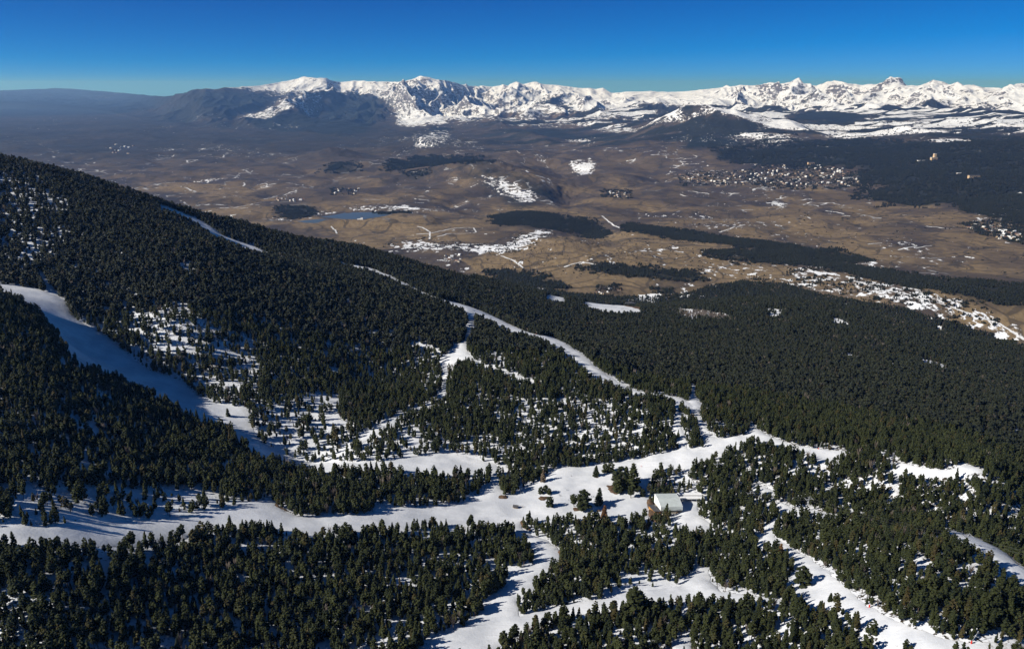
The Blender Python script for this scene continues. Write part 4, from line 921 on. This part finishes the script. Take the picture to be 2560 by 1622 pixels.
def put(px_, py_):
    X = drop(px_, py_); return X[0], X[1], float(zat(X[0], X[1])[0])
def prism(mb, prof, x0, x1, mi=0, shear=0.0):
    """profile in (y, z) run along x"""
    n = len(prof); v = [(x0+shear*p[0], p[0], p[1]) for p in prof]+[(x1+shear*p[0], p[0], p[1]) for p in prof]
    f = [[i, (i+1) % n, n+(i+1) % n, n+i] for i in range(n)]+[list(range(n))[::-1], [n+i for i in range(n)]]
    mb.add(v, f, mi)
# --- lift building with the pale folded roof
SH = -0.16
bx, by, bz = put(1678, 1284)
st = empty('ski_lodge', bx, by, bz, R(1.5), 'large building with a pale folded metal roof, white gable and stone and timber base', 'building')
W = 21.5; Dp = 17.0
m = MB(); prism(m, [(0.4, -2.5), (0.4, 4.6), (Dp-0.4, 8.6), (Dp-0.4, -1)], 0.35-W/2, W/2-0.35, shear=SH); m.build('wall', M_STONE, st)
m = MB(); prism(m, [(-0.6, 8.2), (9.2, 12.4), (Dp+0.4, 13.0), (Dp+0.4, 12.72), (9.2, 12.12), (-0.6, 7.92)], -W/2, W/2, shear=SH)
for i in range(21): 
    xx = -W/2+0.5+i*1.02; prism(m, [(-0.6, 8.28), (9.2, 12.48), (9.2, 12.40), (-0.6, 8.20)], xx, xx+0.07, shear=SH); prism(m, [(9.2, 12.48), (Dp+0.4, 13.08), (Dp+0.4, 13.0), (9.2, 12.4)], xx, xx+0.07, shear=SH)
m.build('roof', M_ROOF, st)
m = MB(); m.box((0.09, -0.72, 6.1), (W, 0.2, 4.0)); m.build('fascia', M_ROOF, st)
for sx, nm in ((-W/2-0.12, 'gable'), (W/2+0.12, 'gable')):
    m = MB(); prism(m, [(-0.55, 4.2), (-0.55, 8.15), (9.2, 12.5), (Dp+0.3, 13.1), (Dp+0.3, 3.6)], sx-0.1, sx+0.1, shear=SH); m.build(nm, M_WHITE, st)
for i in range(5):
    w_ = MB(); w_.box((-W/2+3.2+i*3.75, 0.30, 3.2), (3.0, 0.3, 1.5)); f = w_.build('window', M_GLASS, st); q = MB()
    for dz in (-0.8, 0.8): q.box((-W/2+3.2+i*3.75, 0.12, 3.2+dz), (3.2, 0.14, 0.12))
    q.build('frame', M_WHITE, f)
m = MB(); m.box((6.0, 0.28, 0.6), (2.2, 0.2, 2.6)); dr = m.build('door', M_WOOD, st); m = MB(); m.box((6.7, 0.12, 0.6), (0.08, 0.12, 0.5)); m.build('handle', M_STEEL, dr)
# lower wing on the left: dark roof, orange timber front, deck
m = MB(); prism(m, [(-1.5, 3.7), (10.5, 4.7), (10.5, 4.5), (-1.5, 3.5)], -W/2-7.2, -W/2-0.4, shear=SH*2.2); m.build('wing_roof', M_DARKROOF, st)
m = MB(); prism(m, [(-0.9, -2.5), (-0.9, 3.5), (10, 4.4), (10, -1)], -W/2-6.2, -W/2-0.6, shear=SH*2.2); m.build('wing_wall', M_TIMBER, st)
m = MB(); prism(m, [(-9, -2.6), (-9, -0.4), (-1.2, 0.4), (-1.2, -2.6)], -W/2-3.5, -W/2+5.5, shear=-0.12); m.build('deck', M_TAN, st)
m = MB()
for i in range(6): m.box((-W/2-2.4+i*1.7, -8.9, 0.2), (0.12, 0.12, 1.1))
m.box((-W/2+1.9, -8.9, 0.75), (8.8, 0.1, 0.1)); m.build('railing', M_WOOD, st)
m = MB()
for i in range(4): m.box((-W/2-5.6+i*0.1, -0.6+i*3.2, 1.2), (0.25, 0.25, 4.6))
m.build('post', M_TIMBER, st)
m = MB(); m.box((3, 6, 13.1), (1.1, 1.1, 1.8)); m.build('chimney', M_STEEL, st) if False else None
# --- long chair garage with two white canopies
cx_, cy_, cz_ = put(1726, 1255)
cg = empty('chairlift_station', cx_, cy_, cz_, R(1), 'long chairlift loading station with two parallel white canopies on steel posts', 'lift station')
for yy, zz, l0, l1, sh_ in ((5.8, 6.0, -12.5, 12.0, 0.0), (0.6, 4.9, -10.5, 13.5, 0.0)):
    m = MB(); prism(m, [(yy-1.9, zz-0.9), (yy-1.9, zz+0.15), (yy-1.2, zz+0.75), (yy+1.6, zz+0.95), (yy+2.0, zz-0.3), (yy+1.6, zz-0.3), (yy-1.4, zz-0.9)], l0, l1); m.build('canopy', M_WHITE, cg)
m = MB(); m.box((0.5, 3.2, 3.6), (20, 5.5, 0.7)); 
for i in range(9): m.box((-9+i*2.3, 3.2, 2.7), (0.9, 4.5, 1.1))
m.build('drive_machinery', M_DARKROOF, cg)
for i in range(5):
    m = MB(); m.box((-9+i*5, 0.2, 1.6), (0.45, 0.45, 5.6)); m.box((-9+i*5, 6.0, 2.2), (0.45, 0.45, 6.4)); m.build('post', M_STEEL, cg)
m = MB(); m.tube([(12.2, 3.2, 4.6), (12.2, 3.2, 4.2)], [2.3, 2.3], 18); m.build('bull_wheel', M_STEEL, cg)
# --- little hut with ski racks
hx, hy, hz_ = put(1289, 1271)
hu = empty('wooden_hut', hx, hy, hz_, R(-14), 'small timber hut with a dark pitched roof beside the ski racks', 'hut')
m = MB(); m.box((0, 0, 1.3), (4.2, 3.4, 3.0)); m.build('wall', M_TAN, hu)
m = MB(); prism(m, [(-2.3, 2.7), (0, 4.4), (2.3, 2.7), (2.3, 2.5), (0, 4.15), (-2.3, 2.5)], -2.5, 2.5); m.build('roof', M_DARKROOF, hu)
m = MB(); m.box((-0.8, -1.75, 1.1), (0.9, 0.08, 2.0)); m.build('door', M_WOOD, hu)
m = MB(); m.box((0.9, -1.75, 1.6), (1.0, 0.08, 0.9)); m.build('window', M_GLASS, hu)
m = MB()
m.box((-4.2, -0.8, 0.35), (3.4, 1.6, 0.3)); m.box((-4.2, -1.4, 0.9), (3.2, 0.1, 0.9)); m.build('terrace', M_WOOD, hu)
rk = empty('ski_rack', hx+5.6, hy+0.4, float(zat(hx+5.6, hy+0.4)[0]), R(-8), 'open frame of dark wooden posts and rails right of the small hut', 'rack')
for i in range(4):
    m = MB(); m.box((-2.7+i*1.8, 0.9, 1.4), (0.14, 0.14, 3.2)); m.build('post', M_WOOD, rk)
m = MB(); m.box((0, 0.9, 2.9), (5.8, 0.12, 0.14)); m.box((0, -0.9, 1.2), (5.8, 0.12, 0.14)); m.box((0, 0.9, 1.6), (5.8, 0.12, 0.14)); m.build('rail', M_WOOD, rk)
# --- masts of the chairlift
def mast(px_, py_, top, lean, label, arms=2):
    X = put(px_, py_); dd = project(*X)[2]; hh = (py_-top)*dd/F/math.cos(math.atan2(-X[2], math.hypot(X[0], X[1])))
    e = empty('lift_pylon', *X, R(12), label, 'lift pylon', 'pylons of the chairlift')
    m = MB(); m.tube([(0, 0, -0.8), (lean*0.5, 0, hh*0.5), (lean, 0, hh)], [0.46, 0.38, 0.28], 10); m.build('pole', M_STEEL, e)
    m = MB(); m.box((lean, 0, hh*0.86), (7.0, 0.45, 0.42)); m.build('crossarm', M_STEEL, e)
    m = MB(); m.box((lean, 0.3, hh+0.15), (2.6, 0.3, 0.25)); m.box((lean-1.1, 0.3, hh+0.6), (0.15, 0.15, 1.0)); m.box((lean+1.1, 0.3, hh+0.6), (0.15, 0.15, 1.0)); m.build('service_beam', M_STEEL, e)
    for s in (-1, 1):
        m = MB(); m.box((lean+s*3.3, 0, hh*0.86+0.15), (0.3, 4.6, 0.3)); q = m.build('sheave_frame', M_STEEL, e); m = MB()
        for k_ in range(6): m.tube([(lean+s*3.3-0.1, -2.0+k_*0.8, hh*0.86+0.42), (lean+s*3.3+0.1, -2.0+k_*0.8, hh*0.86+0.42)], [0.3, 0.3], 10)
        m.build('wheel', M_DARKROOF, q)
    m = MB(); m.box((lean*0.4-0.5, 0.35, hh*0.4), (0.12, 0.12, hh*0.85)); m.build('ladder', M_STEEL, e)
    return e, Vector(X)+Vector((lean, 0, hh*0.86))
tops = [mast(1874,1258,1229,0.2,'upright T shaped steel pylon in the thin wood right of the canopies')[1], mast(2017,1276,1243,1.0,'leaning steel pylon above the fork of the right hand piste')[1], mast(2412,1368,1336,1.2,'slanted steel pylon beside the far right run')[1]]
mast(1791,1188,1155,0.1,'steel pylon rising out of the pines above the lift station')
mast(1652,1222,1196,0.1,'thin steel pylon behind the white roofed building')
mast(1699,792,768,0.2,'white pylon among the pale leafless trees beyond the forest')
mast(1555,781,770,0.1,'small dark pylon on the white snow clearing beyond the forest')
# the haul rope, hung between the mast heads
gx = Vector((cx_, cy_, cz_+5))
ends = [gx]+tops+[tops[-1]+(tops[-1]-tops[-2])*1.4]
m = MB()
for a_, b_ in zip(ends[:-1], ends[1:]):
    for s_ in (-3.0, 3.0):
        sd_ = (b_-a_).cross(Vector((0, 0, 1))).normalized()*s_
        m.tube([tuple(a_.lerp(b_, t/10)+sd_-Vector((0, 0, 4*(t/10)*(1-t/10)*(b_-a_).length*0.02))) for t in range(11)], [0.07]*11, 4)
o = m.build('haul_rope', M_DARKROOF); tag(o, 'double steel rope strung from the lift station over the pylons', 'cable')
# --- snow lances
def lance(px_, py_, col, label, tilt=3.4):
    X = put(px_, py_); e = empty('snow_lance', *X, random.uniform(-0.4, 0.4), label, 'snow gun', 'snow guns along the runs')
    m = MB(); m.tube([(0, 0, -0.2), (0, 0, 2.3)], [0.5, 0.45], 10); m.build('pad', col, e)
    m = MB(); m.tube([(0, 0, 2.0), (tilt*0.6, 0.2, 5.4), (tilt, 0.4, 8.6)], [0.16, 0.13, 0.09], 6); p_ = m.build('pole', M_ORANGE if col == M_ORANGE else M_STEEL, e)
    m = MB(); m.tube([(tilt, 0.4, 8.4), (tilt+0.25, 0.43, 9.0)], [0.22, 0.3], 8); m.build('nozzle', M_STEEL, p_)
lance(1336,843,M_ORANGE,'orange padded snow gun halfway up the long piste'); lance(2046,1124,M_RED,'red padded snow gun at the upper edge of the snow shelf',2.6); lance(2173,1518,M_RED,'dull red snow gun on the outer bend of the right hand piste'); lance(2428,1609,M_RED,'bright red snow gun where the right hand piste reaches the bottom edge',2.8)
lance(1664,1226,M_ORANGE,'slender snow gun on the brown bank behind the white roofed building',0.6)
def pad(px_, py_, label):
    X = put(px_, py_); e = empty('safety_banner', *X, R(10), label, 'banner'); 
    m = MB(); m.box((0, 0, 1.1), (5.4, 0.12, 1.3)); m.build('cloth', M_RED, e)
    for s in (-1, 1): m = MB(); m.tube([(s*2.7, 0, -0.3), (s*2.7, 0, 2.1)], [0.08, 0.06], 6); m.build('post', M_STEEL, e)
pad(1771,1174,'red banner stretched on the snow between the pines right of the plaza'); pad(1933,1400,'bright red banner in the gap beside the brownish pine')
# --- skiers
def person_mesh(pose, seed, jacket, legs):
    r = np.random.default_rng(seed); bm = bmesh.new(); sk = bm.verts.layers.skin.verify()
    P = {'pelvis': (0, 0, .95, .15), 'waist': (0, 0, 1.1, .145), 'chest': (0, -.02, 1.36, .18), 'neck': (0, -.01, 1.52, .06), 'head': (0, -.04, 1.66, .105), 'crown': (0, -.03, 1.76, .08)}
    b_ = 0.06 if pose else 0.0
    for s, q in ((-1, 'l'), (1, 'r')):
        P[q+'hip'] = (s*.1, 0, .9, .11); P[q+'knee'] = (s*(.13+b_), -.05-b_, .5, .08); P[q+'ankle'] = (s*(.15+b_), 0, .1, .06); P[q+'toe'] = (s*(.17+b_), -.18, .05, .05)
        P[q+'sh'] = (s*.2, 0, 1.42, .075); P[q+'elbow'] = (s*.3, -.08-b_*2, 1.18, .055); P[q+'wrist'] = (s*.27, -.30, 1.05+b_, .04); P[q+'palm'] = (s*.26, -.37, 1.04+b_, .045)
        for k_ in range(4): P[q+'f%d' % k_] = (s*(.245+.012*k_), -.45, 1.02+b_+.012*(k_ % 2), .012)
        P[q+'th'] = (s*.21, -.41, 1.05+b_, .014)
    V = {}
    for k_, (a, c, d, rad) in P.items():
        v = bm.verts.new((a, c, d)); v[sk].radius = (rad, rad); V[k_] = v
    E = [('pelvis', 'waist'), ('waist', 'chest'), ('chest', 'neck'), ('neck', 'head'), ('head', 'crown')]
    for q in 'lr': E += [('pelvis', q+'hip'), (q+'hip', q+'knee'), (q+'knee', q+'ankle'), (q+'ankle', q+'toe'), ('chest', q+'sh'), (q+'sh', q+'elbow'), (q+'elbow', q+'wrist'), (q+'wrist', q+'palm'), (q+'palm', q+'th')]+[(q+'palm', q+'f%d' % k_) for k_ in range(4)]
    for a, c in E: bm.edges.new((V[a], V[c]))
    V['pelvis'][sk].use_root = True
    me = bpy.data.meshes.new('tmp'); bm.to_mesh(me); bm.free(); o = bpy.data.objects.new('tmp', me); COL.objects.link(o)
    o.modifiers.new('s', 'SKIN'); sb = o.modifiers.new('u', 'SUBSURF'); sb.levels = 1
    dg = bpy.context.evaluated_depsgraph_get(); ev = o.evaluated_get(dg); out = bpy.data.meshes.new_from_object(ev)
    bpy.data.objects.remove(o)
    for m_ in (jacket, legs, M_SKIN): out.materials.append(m_)
    for p_ in out.polygons:
        c = p_.center; p_.material_index = 2 if c.z > 1.56 and c.y < -.06 and c.z < 1.72 else (0 if c.z > .95 else 1)
    out.shade_smooth(); return out
M_SKIN = simple('skin', (0.55, 0.36, 0.27), 0.6, 0.05, 5); M_NAVY = simple('navy_cloth', (0.03, 0.04, 0.09), 0.8, 0.1, 5); M_BLACK = simple('black_cloth', (0.02, 0.02, 0.022), 0.8, 0.1, 5)
PM = {'red': person_mesh(1, 1, M_RED, M_RED), 'navy': person_mesh(0, 2, M_NAVY, M_BLACK), 'black': person_mesh(1, 3, M_BLACK, M_BLACK)}
skm = MB(); skm.box((-.17, -.15, .02), (.09, 1.65, .03)); skm.box((.17, -.15, .02), (.09, 1.65, .03)); SKI = skm.mesh('skis', [M_BLACK])
plm = MB(); plm.tube([(-.27, -.38, 1.1), (-.42, -.1, .02)], [.015, .01], 5); plm.tube([(.27, -.38, 1.1), (.42, -.1, .02)], [.015, .01], 5); POL = plm.mesh('poles', [M_STEEL])
for (px_, py_, kd, lb) in [(1603,1169,'red','person in a red ski suit skiing down the plaza'),(1398,1240,'navy','person in dark ski clothes, upper one of two near the trio of pines'),(1400,1243,'black','person in black ski clothes, lower one of two near the trio of pines'),(1417,1228,'navy','person in dark clothes skiing alone in the middle of the white field'),
  (1479,1245,'black','person in black standing left of the dense single pine'),(1483,1245,'navy','person in navy standing right next to the one in black by the dense single pine'),(1421,1253,'black','person in black standing left of the airy pine'),(1656,1160,'navy','person in navy skiing high on the plaza above the wood'),(1625,1231,'black','person in black behind the lodge, rear one of a pair'),(1629,1230,'navy','person in navy behind the lodge, front one of a pair'),(1428,1193,'black','person in black far up the white field'),(508,579,'black','person in black skiing on the high ridge run')]:
    X = put(px_, py_); e = empty('person', X[0], X[1], X[2]+0.9, random.uniform(-2, 2), lb, 'person'); e.scale = (1.12,)*3
    for nm, me in (('body', PM[kd]), ('skis', SKI), ('poles', POL)):
        o = bpy.data.objects.new(nm, me); COL.objects.link(o); o.parent = e
# --- rock outcrop on the left slope, boulders by the bottom right bend
def rock(px_, py_, s, label):
    X = put(px_, py_); m = MB(); r = np.random.default_rng(int(px_))
    for i in range(9): m.blob((r.uniform(-s, s)*.7, r.uniform(-s, s)*.4, r.uniform(-.1, .5)*s*.7), s*r.uniform(.35, .7), (1.2, 1, .8), .22, 0, ICO2, r)
    o = m.build('rock_outcrop', M_ROCK); o.location = X; tag(o, label, 'rock')
rock(445, 900, 8, 'dark rocky outcrop breaking through the forest above the blue shaded run'); rock(452, 884, 5, 'smaller dark rock just above the main outcrop')
# --- houses of the valley
WALLS = [simple('plaster_cream', (0.60, 0.52, 0.40), 0.8, 0.08, 0.2), simple('plaster_white', (0.72, 0.70, 0.66), 0.8, 0.05, 0.2), simple('stone_house', (0.34, 0.29, 0.24), 0.9, 0.15, 0.3), simple('plaster_ochre', (0.55, 0.40, 0.24), 0.8, 0.08, 0.2)]
ROOFS = [simple('slate', (0.10, 0.10, 0.11), 0.6, 0.2, 0.3), simple('snowy_roof', (0.70, 0.72, 0.75), 0.8, 0.08, 0.2), simple('brown_tile', (0.20, 0.11, 0.075), 0.8, 0.2, 0.4)]
HM = []
for i in range(10):
    r = np.random.default_rng(60+i); a, c, hh = r.uniform(11, 20), r.uniform(9, 12), r.uniform(5, 9); m = MB()
    m.box((0, 0, hh/2-1), (a, c, hh+2), 0); rf = hh+r.uniform(2.5, 4)
    prism(m, [(-c/2-.7, hh-.3), (0, rf), (c/2+.7, hh-.3), (c/2+.7, hh-.7), (0, rf-.5), (-c/2-.7, hh-.7)], -a/2-.6, a/2+.6, 1)
    v = [(sx*a/2*0.995, y_, z_) for sx in (-1, 1) for y_, z_ in ((-c/2, hh-.4), (c/2, hh-.4), (0, rf-.3))]; m.add(v, [[0, 1, 2], [3, 5, 4]], 0)
    for k_ in range(3):
        for fl in range(2): m.box((-a/3+k_*a/3, -c/2-.02, 1.8+fl*2.7), (1.3, .1, 1.4), 2)
    m.box((a*.2, c*.15, rf-.2), (1, 1, 2.4), 0)
    HM.append(m.mesh('house', [WALLS[i % 4], ROOFS[[0, 1, 2, 0, 1, 0, 2, 1, 0, 1][i]], M_GLASS]))
def houses(poly, cnt, label, group, sc=1.0, seed=1):
    r = np.random.default_rng(seed); q = np.array(poly); k_ = 0
    while k_ < cnt:
        a = r.uniform(q[:, 0].min(), q[:, 0].max()); c = r.uniform(q[:, 1].min(), q[:, 1].max())
        if not in_poly(np.array([a]), np.array([c]), poly)[0]: continue
        X = drop(a, c); o = bpy.data.objects.new('house', HM[int(r.integers(0, 10))]); COL.objects.link(o); o.location = (X[0], X[1], X[2]-0.3); o.rotation_euler.z = r.uniform(0, 3.14); o.scale = (sc,)*3
        tag(o, label, 'house', group); k_ += 1
houses([(1900,414),(2060,414),(2140,430),(2150,458),(2090,466),(1960,468),(1890,455)], 105, 'tiny pale house in the large valley town below the dark pine wood', 'houses of the large valley town', 1.25, 1)
houses([(1690,436),(1890,425),(1900,460),(1760,470),(1690,460)], 50, 'tiny pale house in the loose settlement left of the large valley town', 'houses left of the large town', 1.15, 2)
houses([(2400,566),(2470,565),(2560,585),(2560,606),(2500,598),(2460,580)], 44, 'small pale house in the village under the wood near the right edge', 'houses of the village near the right edge', 1.0, 3)
houses([(1500,478),(1560,478),(1570,494),(1500,492)], 14, 'tiny house in the hamlet on the slope right of the gorge', 'houses of the hamlet by the gorge', 1.1, 4)
houses([(1640,742),(1700,732),(1800,744),(1790,752),(1700,752)], 20, 'grey roofed house among bare trees just beyond the forest edge', 'houses just beyond the forest', 0.75, 5)
houses([(1484,734),(1510,718),(1550,724),(1556,736)], 9, 'house in the small group behind the snow clearing', 'houses behind the snow clearing', 0.75, 6)
houses([(680,495),(770,498),(760,505),(690,503)], 16, 'tiny house in the village left of the reservoir', 'houses left of the reservoir', 1.1, 7)
houses([(270,362),(340,362),(340,388),(270,385)], 14, 'tiny pale house far out in the hazy plain on the left', 'houses in the hazy plain', 1.8, 8)
houses([(1110,632),(1155,634),(1150,655),(1110,652)], 9, 'house in the farm hamlet beyond the long ridge', 'houses of the farm hamlet', 0.9, 9)
houses([(820,472),(900,470),(890,486),(820,484)], 9, 'tiny house in the hamlet above the reservoir', 'houses above the reservoir', 1.2, 10)
def block(px_, py_, w_, d_, h_, wall, roofm, label, floors=4, tower=0):
    X = drop(px_, py_); e = empty('apartment_building', X[0], X[1], X[2], R(8), label, 'building')
    m = MB(); m.box((0, 0, h_/2-4), (w_, d_, h_+8)); 
    if tower: m.box((w_*.1, 2, h_/2+tower/2), (w_*.35, d_*.9, h_+tower))
    m.build('wall', wall, e)
    m = MB(); m.box((0, 0, h_+.5), (w_+2, d_+2, 1.0)); 
    if tower: m.box((w_*.1, 2, h_+tower+.5), (w_*.35+1.5, d_*.9+1.5, 1.0))
    m.build('roof', roofm, e)
    for f in range(floors):
        m = MB(); zz = h_*(f+.55)/floors; nwin = int(w_/5)
        for k_ in range(nwin): m.box((-w_/2+w_*(k_+.5)/nwin, -d_/2-.05, zz), (2.4, .3, h_/floors*.5))
        m.build('window', M_GLASS, e)
block(2334,402,62,26,30,WALLS[3],ROOFS[1],'tall yellowish hotel block rising above the dark pine wood',5,34)
block(2302,405,70,22,14,WALLS[1],ROOFS[1],'long low white building left of the tall yellowish hotel',2)
block(2027,412,70,24,26,WALLS[3],ROOFS[0],'broad beige block at the upper edge of the valley town',4)
block(2120,448,90,20,14,WALLS[1],ROOFS[1],'long white building at the right end of the valley town',3)
block(2434,446,95,24,24,WALLS[3],ROOFS[0],'wide beige building deep in the dark wood on the right',4)
block(2400,437,60,20,14,WALLS[2],ROOFS[1],'grey building left of the wide beige one in the dark wood',3)
block(1343,728,30,14,7,WALLS[2],ROOFS[0],'long grey roofed building at the foot of the ridge beyond the forest',2)
block(1573,762,36,18,8,WALLS[2],ROOFS[0],'grey brown building at the right end of the snow clearing',2)
# reservoir
for i, lp in enumerate(LAKES):
    pts = mp(lp)
    mw, ntw, bsw = mat('lake_water'); bw = NB(ntw); gg = bw.n('ShaderNodeNewGeometry')
    bsw.inputs['Base Color'].default_value = (0.07, 0.10, 0.13, 1); bsw.inputs['Roughness'].default_value = 0.35; bsw.inputs['Specular IOR Level'].default_value = 0.5
    ww = bw.noise(gg.outputs['Position'], 1/14.0, 4, 0.6); bb = bw.n('ShaderNodeBump'); bb.inputs['Strength'].default_value = 0.3; bb.inputs['Distance'].default_value = 1.0; ntw.links.new(ww, bb.inputs['Height']); ntw.links.new(bb.outputs[0], bsw.inputs['Normal'])
    o = sheet('lake', pts, 2.0, mw, step=25, inner=50); o['label'] = 'blue reservoir in the plain'
X = drop(905, 549); e = empty('intake_tower', X[0], X[1], X[2], 0, 'small white intake tower on the near shore of the reservoir', 'tower'); m = MB(); m.box((0, 0, 7), (14, 10, 16)); m.box((-18, 0, 3), (24, 4, 6)); m.build('wall', M_WHITE, e); m = MB(); m.box((0, 0, 15.6), (16, 12, 1.2)); m.build('roof', ROOFS[0], e)
print('done', round(time.time()-T0, 1), 'objects', len(bpy.data.objects))
